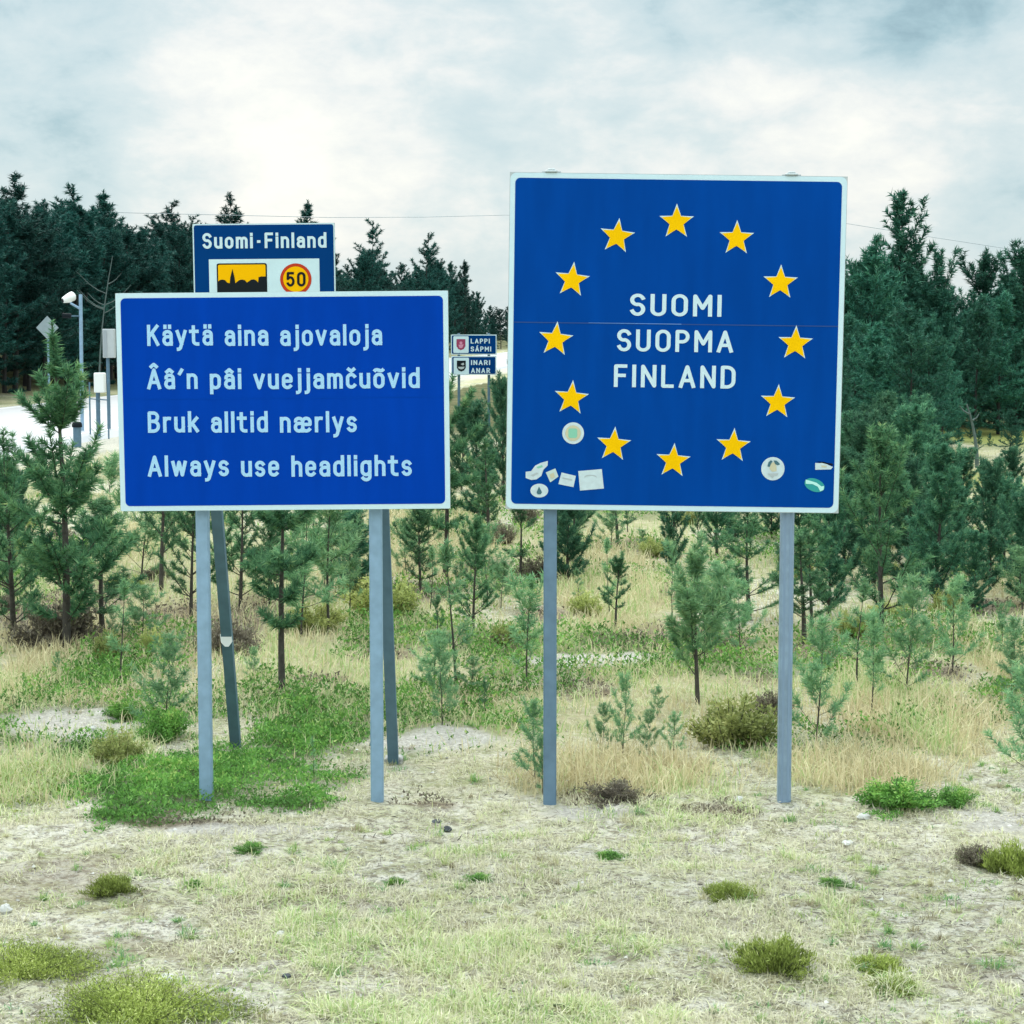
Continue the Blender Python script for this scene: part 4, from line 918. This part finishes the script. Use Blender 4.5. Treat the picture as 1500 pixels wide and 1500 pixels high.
# ------------------------------------------------------------------ roadside things on the far left
def roadside():
    # back of a diamond sign
    Y = 80.0; c = P(69.5, 480, Y); z0 = float(gh(c[0], Y)); e = empty('diamond_sign', (c[0], Y, z0), 'grey back of a diamond shaped road sign on a thin post at the far left', 'sign')
    r = 17 * Y / F; mb = MB()
    pl = [(0, r), (r * .96, 0), (0, -r), (-r * .96, 0)]; zc = c[2] - z0
    mb.add([(a, o, zc + q) for o in (-.03, 0) for a, q in pl], [(3, 2, 1, 0), (4, 5, 6, 7)] + [(i, (i + 1) % 4, (i + 1) % 4 + 4, i + 4) for i in range(4)])
    mb.build('plate', mat('plate_back', (.34, .42, .46), rough=.5, metal=.3, var=.15, vscale=3), e)
    mb = MB(); mb.tube([(0, .06, -.2), (0, .06, zc + r * .6)], .045, 8); mb.build('post', M_steel, e)
    mb = MB(); mb.box((-.12, .002, zc - .03), (.12, .014, zc + .03)); mb.build('bracket', M_steel_dark, e)
    # camera on a post
    Y = 56.0; c = P(118, 500, Y); g = float(gh(c[0], Y)); k = Y / F; X0 = c[0]
    e = empty('traffic_camera', (X0, Y, g), 'white camera housing on an arm of a pale post beside the road', 'camera')
    def q(px, py, dy=0): p = P(px, py, Y + dy); return (p[0] - X0, dy, p[2] - g)
    mb = MB(); mb.tube([(0, 0, -.2), q(118, 431)], .05, 10); mb.build('post', M_steel, e)
    mb = MB(); mb.tube([q(117, 452), q(110, 448), q(103, 444)], [.035, .03, .03], 8); mb.build('arm', M_steel, e)
    hb = MB(); pts = [q(108.5, 433.5, -.15), q(106, 434, -.25), q(100, 437, -.35), q(92, 440, -.45)]
    hb.tube(pts, [.06, .135, .125, .075], 12); h_ = hb.build('housing', M_plastic_white, e)
    mb = MB(); mb.tube([q(91.8, 440.1, -.452), q(91, 440.4, -.46)], .055, 12); mb.build('lens', M_black, h_)
    mb = MB(); a = q(99, 462); mb.tube([(a[0] - .12, -.1, a[2]), (a[0] + .12, -.1, a[2] - .02)], .07, 10); mb.build('detector', M_black, e)
    mb = MB(); mb.tube([q(118, 463), q(99, 463, -.1)], .02, 6); mb.build('arm', M_steel_dark, e)
    # grey cabinet on a post
    Y = 57.0; a = P(160, 503, Y); g = float(gh(a[0], Y)); e = empty('roadside_cabinet', (a[0], Y, g), 'grey box on a thin post at the left edge of the headlights sign', 'cabinet'); zc = a[2] - g
    mb = MB(); mb.box((-8.5 * Y / F, -.12, zc - 21 * Y / F), (8.5 * Y / F, .12, zc + 21 * Y / F), .015); o = mb.build('box', mat('cabinet_grey', (.46, .50, .52), rough=.5, var=.1), e)
    mb = MB(); mb.box((-8.5 * Y / F + .03, -.135, zc - 19 * Y / F), (-2 * Y / F, -.121, zc + 19 * Y / F)); mb.build('door', mat('cabinet_door', (.32, .36, .39), rough=.5), o)
    mb = MB(); mb.tube([(-.05, .02, -.2), (-.05, .02, zc - 20 * Y / F)], .05, 8); mb.build('post', M_steel_dark, e)
    # white barrier machine with thin frames
    Y = 54.0; a = P(146, 562, Y); g = float(gh(a[0], Y)); e = empty('road_barrier', (a[0], Y, g), 'white barrier box on dark stilts at the road edge left of the headlights sign', 'barrier'); k = Y / F; zc = a[2] - g
    mb = MB(); mb.box((-7 * k, -.15, zc - 13 * k), (8 * k, .15, zc + 16 * k), .02); mb.build('box', M_plastic_white, e)
    for dx in (-15, -4, 12): 
        mb = MB(); mb.tube([(dx * k, .05 * (dx % 3), -.2), (dx * k, .05 * (dx % 3), zc - (12 if abs(dx) < 10 else -2) * k)], .022 if dx != -4 else .06, 6); mb.build('leg', M_steel_dark, e)
    mb = MB(); mb.tube([(-15 * k, 0, zc - 22 * k), (12 * k, 0, zc - 24 * k)], .018, 6); mb.build('rail', M_steel_dark, e)
    # short bollard
    Y = 50.0; a = P(113, 632, Y); g = float(gh(a[0], Y)); e = empty('bollard', (a[0], Y, g), 'short grey green bollard at the road edge behind the tall young pine', 'bollard')
    mb = MB(); mb.tube([(0, 0, -.1), (0, 0, .5)], .10, 10); mb.build('post', M_steel_dark, e)
    mb = MB(); mb.tube([(0, 0, .501), (0, 0, .56), (0, 0, .62), (0, 0, .64)], [.13, .13, .11, .05], 12); mb.build('cap', M_black, e)
roadside()

# overhead cable
def cable():
    pts = []
    for px, py, d in ((-400, 300, 150), (0, 306, 140), (200, 312, 132), (480, 318.5, 120), (620, 318, 112), (740, 315, 104), (1000, 317, 92), (1238, 327, 82), (1370, 348, 76), (1500, 368, 70), (1900, 440, 60)):
        pts.append(P(px, py, d))
    mb = MB(); o = pts[0]; mb.tube([p - np.array([o[0], o[1], 0]) for p in pts], [.011 * (p[1] / 80) for p in pts], 5)
    ob = mb.build('overhead_cable', M_cable); ob.location = (o[0], o[1], 0)
    tag(ob, 'thin grey overhead cable sagging across the sky behind both big signs', 'cable')
cable()

# ------------------------------------------------------------------ grasses and ground plants
RS = np.random.RandomState(77)
def blades(x, y, h, w, lean, tone, bend=0.5):
    """two-segment blades as triangles: a quad (two triangles) and a tip"""
    n = len(x); z = gh(x, y) - .01; az = RS.rand(n) * 6.2832; sa = az + 1.57 + RS.normal(0, .5, n)
    B = np.stack([x, y, z], 1); D = np.stack([np.cos(az) * lean, np.sin(az) * lean, np.ones(n)], 1); D = norm(D) * h[:, None]
    S = np.stack([np.cos(sa), np.sin(sa), np.zeros(n)], 1) * w[:, None]
    Mid = B + D * .55; Tip = B + D + np.stack([np.cos(az), np.sin(az), -.35 * np.ones(n)], 1) * (h * lean * bend)[:, None]
    V = np.concatenate([np.stack([B - S, B + S, Mid + S * .7], 1), np.stack([B - S, Mid + S * .7, Mid - S * .7], 1), np.stack([Mid - S * .7, Mid + S * .7, Tip], 1)])
    return V, np.concatenate([tone, tone, tone])
def scatter(n, y0, y1, spread=2.3):
    """points on the ground, thinning out with distance"""
    u = RS.rand(n); y = 1 / (1 / y0 + u * (1 / y1 - 1 / y0)); x = (RS.rand(n) - .5) * y * 0.51 * spread
    return x, y

# short dry grass of the foreground
x, y = scatter(420000, 7.2, 16, 1.35)
dn = .55 * fbm(x * 1.6, y * 1.2, 40, 4) + .45 * fbm(x * 7, y * 6, 44, 3); keep = RS.rand(len(x)) < np.clip((dn - .47) * 8.0, .035, 1) * (1 - .75 * patch_val(SAND, x, y, 5)) * (1 - patch_val(GREEN, x, y, 4))
x, y, dn = x[keep], y[keep], dn[keep]; n = len(x)
gz = .5 * fbm(x * 1.1 + 7, y * .9, 52, 4) + .5 * fbm(x * 4.3, y * 3.5, 57, 3)
tone = np.clip(.40 + RS.normal(0, .20, n) + np.clip((gz - .50) * 9, 0, 1) * RS.rand(n) * .62, 0, 1)
V, T = blades(x, y, .022 + .05 * RS.rand(n) ** 2 + .03 * np.clip((gz - .5) * 10, 0, 1) + .05 * np.clip(dn - .5, 0, 1), .0018 + .0022 * RS.rand(n), 2.2 * RS.rand(n), tone)
tag(link('dry_grass', tri_mesh('dry_grass', V, T), L_short), 'short dry grass over the sandy foreground', 'grass', kind='stuff')

# small ragged tussocks of mixed tone, far too many to count
def tussocks():
    cx, cy = scatter(2600, 7.2, 15, 1.4); ok = RS.rand(len(cx)) < (1 - patch_val(GREEN, cx, cy, 4)) * np.clip(.15 + 3 * (fbm(cx * 1.3, cy, 71, 3) - .42), .08, 1); cx, cy = cx[ok], cy[ok]
    m = len(cx); nb = RS.randint(14, 70, m); i = np.repeat(np.arange(m), nb); n = len(i)
    rad = (.015 + .06 * RS.rand(m) ** 2)[i]; a = RS.rand(n) * 6.283; r = rad * np.sqrt(RS.rand(n))
    ht = (.02 + .05 * RS.rand(m) ** 1.5)[i]; tn = (RS.rand(m) ** .8)[i]
    V, T = blades(cx[i] + r * np.cos(a), cy[i] + r * np.sin(a), ht * RS.uniform(.5, 1.2, n), .0016 + .0024 * RS.rand(n), 1.6 * RS.rand(n), np.clip(tn + RS.normal(0, .10, n), 0, 1))
    m_ = leaf_mat('tussock_blades', [(0, (.30, .26, .17)), (.35, (.62, .58, .38)), (.6, (.48, .55, .24)), (.85, (.26, .42, .13)), (1, (.16, .34, .15))], trans=.3, objvar=0)
    tag(link('grass_tussocks', tri_mesh('grass_tussocks', V, T), m_), 'tiny ragged tussocks of grass dotted over the sandy foreground', 'grass', kind='stuff')
tussocks()
def litter_flakes():
    x, y = scatter(52000, 7.2, 15, 1.4); d = fbm(x * 2.1 + 5, y * 1.7, 83, 4); ok = RS.rand(len(x)) < np.clip((d - .44) * 6, .05, 1) * (1 - .8 * patch_val(GREEN, x, y, 4)); x, y, d = x[ok], y[ok], d[ok]; n = len(x)
    a = RS.rand(n) * 6.283; L_ = .008 + .035 * RS.rand(n) ** 2; B = np.stack([x, y, gh(x, y) + .002 + .012 * RS.rand(n)], 1)
    D = np.stack([np.cos(a) * L_, np.sin(a) * L_, RS.normal(0, .25, n) * L_], 1); S = np.stack([-np.sin(a), np.cos(a), RS.normal(0, .5, n)], 1) * (.0015 + .005 * RS.rand(n) ** 2)[:, None]
    V = np.stack([B - D, B + S, B + D], 1)
    m_ = leaf_mat('litter_flakes', [(0, (.07, .062, .05)), (.5, (.20, .175, .13)), (.8, (.42, .38, .30)), (1, (.66, .62, .52))], trans=0.1, objvar=0)
    tag(link('plant_litter', tri_mesh('plant_litter', V, np.clip(RS.rand(n) ** 1.3, 0, 1)), m_), 'dead twigs, bark flakes and straw bits lying on the sandy ground', 'litter', kind='stuff')
litter_flakes()

# tall straw grass
def region(Lp, x, y, seed): return patch_val(Lp, x, y, seed, .7)
x, y = scatter(210000, 11.0, 48, 1.5)
dn = fbm(x * .9, y * .6, 12, 4)
den = np.clip(np.maximum(region(STRAW, x, y, 1) * .9, patch_val(PALE, x, y, 33)) + smooth(12.8, 15.5, y) * np.clip((dn - .30) * 3.0, .12, .8), 0, 1) * (1 - .9 * patch_val(SAND, x, y, 5)) * (1 - .6 * patch_val(GREEN, x, y, 4)) * (1 - .6 * patch_val(BROWN, x, y, 2))
den = den * (x > road_right(y) + 2.0)
keep = RS.rand(len(x)) < den; x, y = x[keep], y[keep]; n = len(x); gz = fbm(x * .7 + 3, y * .5, 61, 4)
st = region(STRAW, x, y, 1)
pl = patch_val(PALE, x, y, 33)
h = (.05 + .12 * RS.rand(n) + .15 * st * RS.rand(n) ** 1.8) * (1 + .012 * (y - 12))
tone = np.clip(.45 + RS.normal(0, .22, n) + np.maximum(np.maximum(np.clip((gz - .45) * 7, 0, 1), pl), patch_val(GREEN, x, y, 4, 1.0, .3, 1.25)) * RS.rand(n) ** .6 * .62, 0, 1)
V, T = blades(x, y, h, (.0022 + .002 * RS.rand(n)) * (1 + .10 * np.maximum(y - 12, 0) ** .8), 1.0 * RS.rand(n), tone)
tag(link('straw_grass', tri_mesh('straw_grass', V, T), L_straw), 'tall yellow straw grass round the posts and on the slope behind', 'grass', kind='stuff')

# low green cover (crowberry and moss): countless little leaf sprigs
def cover(name, Lp, seed, n, y0, y1, matl, label, hmax=.10, leafs=(.012, .03), extra=None, rag=1.3):
    x, y = scatter(n, y0, y1, 1.6); pv = patch_val(Lp, x, y, seed, rag, .15, 1.2) ** 1.3 if Lp else 0 * x
    if extra is not None: pv = np.maximum(pv, extra(x, y)) * (1 - .95 * patch_val(SAND, x, y, 5))
    pv = pv * np.clip(.35 + 1.6 * fbm(x * 4.1, y * 3.3, 90, 3) - .25, .15, 1)
    keep = RS.rand(len(x)) < pv; x, y = x[keep], y[keep]; n = len(x)
    hh = fbm(x * 5, y * 5, seed + 3, 3); zz = gh(x, y) + RS.rand(n) ** .7 * hmax * np.clip(hh * 1.8 - .35, .12, 1) * np.clip(.25 + 1.2 * pv[keep], 0, 1)
    D = norm(np.stack([RS.normal(0, .8, n), RS.normal(0, .8, n), .35 + RS.rand(n)], 1)); S = norm(np.cross(D, RS.normal(size=(n, 3))))
    L_ = RS.uniform(leafs[0], leafs[1], n)[:, None] * (1 + .05 * np.maximum(y - 12, 0))[:, None]; B = np.stack([x, y, zz], 1)
    V = np.stack([B - S * L_ * .3, B + S * L_ * .3, B + D * L_], 1)
    tone = np.clip(.10 + .80 * fbm(x * 2.3, y * 2.3, seed + 40, 3) + .45 * (hh - .5) + RS.normal(0, .20, n), 0, 1)
    tag(link(name, tri_mesh(name, V, tone), matl), label, 'ground cover', kind='stuff')
cover('green_ground_cover', GREEN, 4, 620000, 11.0, 17, L_green, 'bright green low ground cover round the headlights sign posts', .10, (.009, .030))
cover('olive_moss', OLIVE, 6, 260000, 7.4, 13, L_olive, 'olive green moss at the lower left of the foreground', .07, (.010, .024))
cover('brown_heath', BROWN, 2, 260000, 9, 24, L_brown, 'brown dry heath litter among the pines', .12, (.012, .03))
cover('green_undergrowth', None, 14, 320000, 12.4, 34, L_green, 'patchy green undergrowth on the slope behind the signs', .20, (.014, .036),
      extra=lambda x, y: .8 * smooth(.45, .64, fbm(x * .9 + 9, y * .6, 15)) * smooth(12.8, 14.5, y) * (x > road_right(y) + 2))

# countable plants
def leaf_clump(seed, H, Rr, n, leaf, stems=14, flat=.6, upright=.6, lw=.22):
    rs = np.random.RandomState(seed); tb = MB(); Bs = []; Ds = []
    for k in range(stems):
        a = rs.uniform(0, 6.28); r = Rr * math.sqrt(rs.rand()) * (1 + .28 * math.sin(3 * a + seed) + .18 * math.sin(5 * a + 2 * seed)) * .9; hh = H * max(.15, 1 - .55 * (r / Rr) ** 2) * rs.uniform(.38, 1.1)
        p1 = np.array([math.cos(a) * r, math.sin(a) * r, hh]); p0 = p1 * np.array([.25, .25, 0]) + np.array([0, 0, -.03]); pm = p0 * .45 + p1 * .55 + rs.normal(0, .03 * Rr, 3)
        tb.tube([p0, pm, p1], [leaf * .10, leaf * .08, leaf * .05], 4, cap=False)
        m = n // stems; u = rs.uniform(.18, 1.0, m)[:, None]
        pts = np.where(u < .55, p0 + (pm - p0) * (u / .55), pm + (p1 - pm) * ((u - .55) / .45)) + rs.normal(0, .07 * Rr, (m, 3)) * np.array([1, 1, .5])
        Bs.append(pts); Ds.append(norm(rs.normal(0, flat, (m, 3)) + np.array([math.cos(a) * .4, math.sin(a) * .4, upright])))
    B = np.concatenate(Bs); B[:, 2] = np.maximum(B[:, 2], .0); D = np.concatenate(Ds); n = len(B)
    S = norm(np.cross(D, rs.normal(size=(n, 3)))); L_ = leaf * rs.uniform(.6, 1.2, (n, 1))
    V = np.concatenate([np.stack([B, B + D * L_ * .5 + S * L_ * lw, B + D * L_], 1), np.stack([B, B + D * L_, B + D * L_ * .5 - S * L_ * lw], 1)])
    tn = np.clip(.05 + .30 * (B[:, 2] / H) + .85 * fbm(B[:, 0] / Rr * 2.2 + 9, B[:, 1] / Rr * 2.2 + 3, seed, 3) - .10 + rs.normal(0, .15, n), 0, 1)
    return tb, tri_mesh('leaves', V, np.concatenate([tn, tn]))
def clump_proto(leafmat, **kw):
    tb, lm = leaf_clump(**kw); me = bpy.data.meshes.new('stems'); me.from_pydata(tb.v, [], tb.f); me.update(); me.materials.append(M_bark); lm.materials.append(leafmat)
    return me, lm, kw['H'], kw['Rr']
L_yellow = leaf_mat('yellow_leaves', [(0, (.16, .20, .06)), (.5, (.38, .43, .14)), (1, (.58, .58, .24))], trans=.35)
pc = {'green': clump_proto(L_green, seed=1, H=.28, Rr=.34, n=9000, leaf=.030, stems=70), 'olive': clump_proto(L_olive, seed=2, H=.12, Rr=.26, n=11000, leaf=.026, stems=110, upright=1.0, flat=.5, lw=.12),
      'moss': clump_proto(L_olive, seed=6, H=.10, Rr=.30, n=30000, leaf=.011, stems=260, upright=.8, flat=.6, lw=.14), 'yellow': clump_proto(L_yellow, seed=3, H=.40, Rr=.36, n=6500, leaf=.038, stems=44), 'brown': clump_proto(L_brown, seed=4, H=.22, Rr=.34, n=7500, leaf=.028, stems=60),
      'pine': clump_proto(L_pine_light, seed=5, H=.45, Rr=.42, n=9500, leaf=.075, stems=30, flat=.35, upright=1.1, lw=.09)}
CL = [  # kind, name, base px, base py, half width px, height px, label, category
 ('yellow', 'leafy_shrub', 1072, 1098, 88, 78, 'yellow leaved shrub between the square sign posts', 'shrub'),
 ('green', 'leafy_shrub', 1312, 1190, 74, 46, 'low bright green bush beside a white stone on the right', 'shrub'),
 ('green', 'leafy_shrub', 1395, 1182, 42, 30, 'small green plant right of the low bright green bush', 'plant'),
 ('olive', 'grass_tuft', 1132, 1434, 70, 40, 'dense olive green tuft alone in the lower right foreground', 'grass tuft'),
 ('olive', 'grass_tuft', 1285, 1432, 62, 24, 'flatter yellow green tuft right of the dense olive tuft', 'grass tuft'),
 ('olive', 'grass_tuft', 1310, 1465, 46, 15, 'thin pale tuft below the flatter yellow green tuft', 'grass tuft'),
 ('brown', 'heath_shrub', 905, 1182, 60, 32, 'dark brown green heath plant at the foot of the square sign', 'plant'),
 ('brown', 'heath_shrub', 1425, 1268, 42, 28, 'dark olive plant on the sand near the right edge', 'plant'),
 ('olive', 'grass_tuft', 1490, 1282, 58, 44, 'olive bush cut by the right edge above the sandy foreground', 'plant'),
 ('brown', 'heath_shrub', 95, 945, 84, 60, 'brown dry bush under the tall young pine at left', 'shrub'),
 ('brown', 'heath_shrub', 330, 960, 60, 48, 'brown dry bush behind the left headlights posts', 'shrub'),
 ('green', 'leafy_shrub', 182, 1052, 40, 30, 'small dark plant on the sandy bank at left', 'plant'),
 ('green', 'leafy_shrub', 240, 1085, 48, 50, 'bright green plant at the foot of the bushy pine seedling', 'plant'),
 ('yellow', 'leafy_shrub', 560, 905, 70, 60, 'yellow green shrub right of the right headlights post', 'shrub'),
 ('yellow', 'leafy_shrub', 465, 925, 60, 45, 'yellow green shrub left of the right headlights post', 'shrub'),
 ('yellow', 'leafy_shrub', 175, 1120, 50, 50, 'yellow green weeds left of the bright green patch', 'plant'),
 ('green', 'grass_tuft', 368, 1250, 30, 14, 'small green tuft on the sand below the left headlights post', 'grass tuft'),
 ('green', 'grass_tuft', 285, 1298, 18, 12, 'tiny green tuft on the sand at left', 'grass tuft'),
 ('green', 'grass_tuft', 578, 1298, 22, 12, 'small green tuft below the right headlights post', 'grass tuft'),
 ('green', 'grass_tuft', 700, 1298, 30, 12, 'thin green tuft on the sand between the signs', 'grass tuft'),
 ('green', 'grass_tuft', 895, 1258, 30, 14, 'green tuft on the sand below the square sign', 'grass tuft'),
 ('olive', 'grass_tuft', 1070, 1322, 52, 22, 'wide pale green tuft in the middle right foreground', 'grass tuft'),
 ('olive', 'grass_tuft', 165, 1312, 44, 24, 'spiky yellow green tuft in the left foreground', 'grass tuft'),
 ('green', 'grass_tuft', 1220, 1300, 30, 12, 'thin green tuft under the right square sign post', 'grass tuft'),
 ('moss', 'moss_mat', 25, 1440, 130, 40, 'big olive moss hummock at the lower left edge', 'moss'),
 ('moss', 'moss_mat', 195, 1515, 175, 48, 'big yellow green moss hummock at the bottom left', 'moss'),
]
for i, (kd, nm, bx, by, hw, hp, lab, cat) in enumerate(CL):
    st, lm, H, Rr = pc[kd]; g = G(bx, by); d = float(g[1]); r = hw * d / F; h = hp * d / F
    yy = d + r * .45
    e = empty(nm, on(g[0] * yy / d, yy, .01), lab, cat); e.rotation_euler = (0, 0, i * 1.9); e.scale = (r / Rr, r / Rr, h / H)
    for pn, me in (('stems', st), ('leaves', lm)):
        o = bpy.data.objects.new(pn, me); COL.objects.link(o); o.parent = e

RL = random.Random(8)
for i in range(34):
    px, py = RL.uniform(-40, 1540), 745 + 330 * RL.random() ** 1.1
    if 260 < px < 600 and py > 1000: continue
    if 760 < px < 1030 and py > 940: continue
    kd = RL.choice(('yellow', 'yellow', 'yellow', 'brown')); st, lm, H, Rr = pc[kd]; g = G(px, py); r = RL.uniform(.14, .36); h = RL.uniform(.12, .30)
    e = empty({'yellow': 'leafy_shrub', 'green': 'leafy_shrub', 'brown': 'heath_shrub'}[kd], on(g[0], g[1], .01),
              {'yellow': 'yellow green leafy weed among the straw of the slope', 'green': 'dark green leafy plant among the straw of the slope', 'brown': 'dry brown heath plant among the straw of the slope'}[kd], 'plant', {'yellow': 'yellow green weeds on the slope', 'green': 'dark green plants on the slope', 'brown': 'dry heath plants on the slope'}[kd])
    e.rotation_euler = (0, 0, RL.uniform(0, 6)); e.scale = (r / Rr, r / Rr * RL.uniform(.7, 1.2), h / H)
    for pn, me in (('stems', st), ('leaves', lm)):
        o = bpy.data.objects.new(pn, me); COL.objects.link(o); o.parent = e

# stones
def stone(px, py, wpx, hpx, m, label, seed, name='stone', cat='stone'):
    rs = np.random.RandomState(seed); g = G(px, py); k = g[1] / F; mb = MB(); n, mr = 10, 6; vs = []
    for i in range(mr + 1):
        th = math.pi * i / mr
        for j in range(n):
            a = 6.2832 * j / n; rr = 1 + rs.normal(0, .10)
            vs.append((rr * math.sin(th) * math.cos(a) * wpx / 2 * k, rr * math.sin(th) * math.sin(a) * wpx / 2 * k * .8, max(rr * math.cos(th), -.5) * hpx * .6 * k + hpx * .25 * k))
    mb.add(vs, [(i * n + j, (i + 1) * n + j, (i + 1) * n + (j + 1) % n, i * n + (j + 1) % n) for i in range(mr) for j in range(n)], False)
    o = mb.build(name, m); o.location = on(g[0], g[1]); o.rotation_euler = (0, 0, rs.uniform(0, 6)); tag(o, label, cat)
for i, a in enumerate(((1083, 1174, 15, 10, M_stone, 'round white stone on the brown soil left of the right square sign post'), (1265, 1199, 21, 10, M_stone, 'white stone left of the low bright green bush'),
          (245, 1437, 34, 12, M_stone, 'long white stone beside the moss in the lower left'), (231, 1450, 20, 12, M_stone, 'pale stone touching the long white stone'),
          (136, 1070, 13, 12, M_stone, 'round white stone on the sandy bank at left'), (189, 1016, 12, 7, M_stone, 'small white stone behind the sandy bank'), (8, 1338, 22, 14, M_stone, 'pale stone at the left edge of the foreground'),
          (412, 1370, 18, 9, M_stone, 'flat pale stone in the middle of the left foreground'), (1242, 1170 + 64, 22, 7, M_stone, 'flat pale stone on the sand below the low bright green bush'),
          (655, 1216, 16, 8, M_darkstone, 'black lump on the sand between the signs'), (640, 1203, 18, 5, M_darkstone, 'flat dark fragment near the black lump'), (465, 1373, 16, 6, M_darkstone, 'small dark stone in the left foreground'),
          (420, 1437, 18, 7, M_darkstone, 'dark stone right of the long white stone'))):
    stone(*a, seed=i + 3)
# black scrap at the bottom edge
g = G(822, 1494); k = g[1] / F; mb = MB()
pts = [(-12, 0), (-4, 5), (2, 2), (9, 6), (12, 2), (5, -3), (-3, -2)]
mb.add([(a * k, b_ * k * .8, (.012 + .01 * math.sin(i * 2.2 + o)) + o * .004) for o in (0, 1) for i, (a, b_) in enumerate(pts)], [tuple(range(6, -1, -1)), tuple(range(7, 14))] + [(i, (i + 1) % 7, (i + 1) % 7 + 7, i + 7) for i in range(7)])
o = mb.build('litter', M_black); o.location = on(g[0], g[1]); tag(o, 'crumpled black scrap at the bottom edge of the foreground', 'litter')

# pale chips and pebbles strewn on the sand: countless
def pebbles():
    x, y = scatter(5200, 7.3, 14.5, 1.5); keep = RS.rand(len(x)) < (.25 + .75 * patch_val(SAND, x, y, 5)) * (1 - patch_val(GREEN, x, y, 4)); x, y = x[keep], y[keep]
    n = len(x); z = gh(x, y); r = .004 + .012 * RS.rand(n) ** 3; oc = np.array([(1, 0, 0), (-1, 0, 0), (0, 1, 0), (0, -1, 0), (0, 0, .7), (0, 0, -.5)], float)
    fc = [(0, 2, 4), (2, 1, 4), (1, 3, 4), (3, 0, 4)]
    a = RS.rand(n) * 6.28; P0 = oc[None] * r[:, None, None] * RS.uniform(.6, 1.5, (n, 6, 1))
    Xr = P0[..., 0] * np.cos(a)[:, None] - P0[..., 1] * np.sin(a)[:, None]; Yr = P0[..., 0] * np.sin(a)[:, None] + P0[..., 1] * np.cos(a)[:, None]
    Q = np.stack([Xr + x[:, None], Yr + y[:, None], P0[..., 2] + z[:, None]], -1)
    V = np.concatenate([Q[:, list(f)] for f in fc]); t = np.tile(RS.rand(n), 4)
    m = leaf_mat('pebble', [(0, (.22, .21, .19)), (.6, (.46, .45, .41)), (1, (.68, .67, .63))], trans=0.0, rough=.9, objvar=0)
    tag(link('pebbles', tri_mesh('pebbles', V, t), m), 'pale pebbles and chips strewn over the sandy ground', 'pebbles', kind='stuff')
pebbles()
print('forest trees', forest_count)
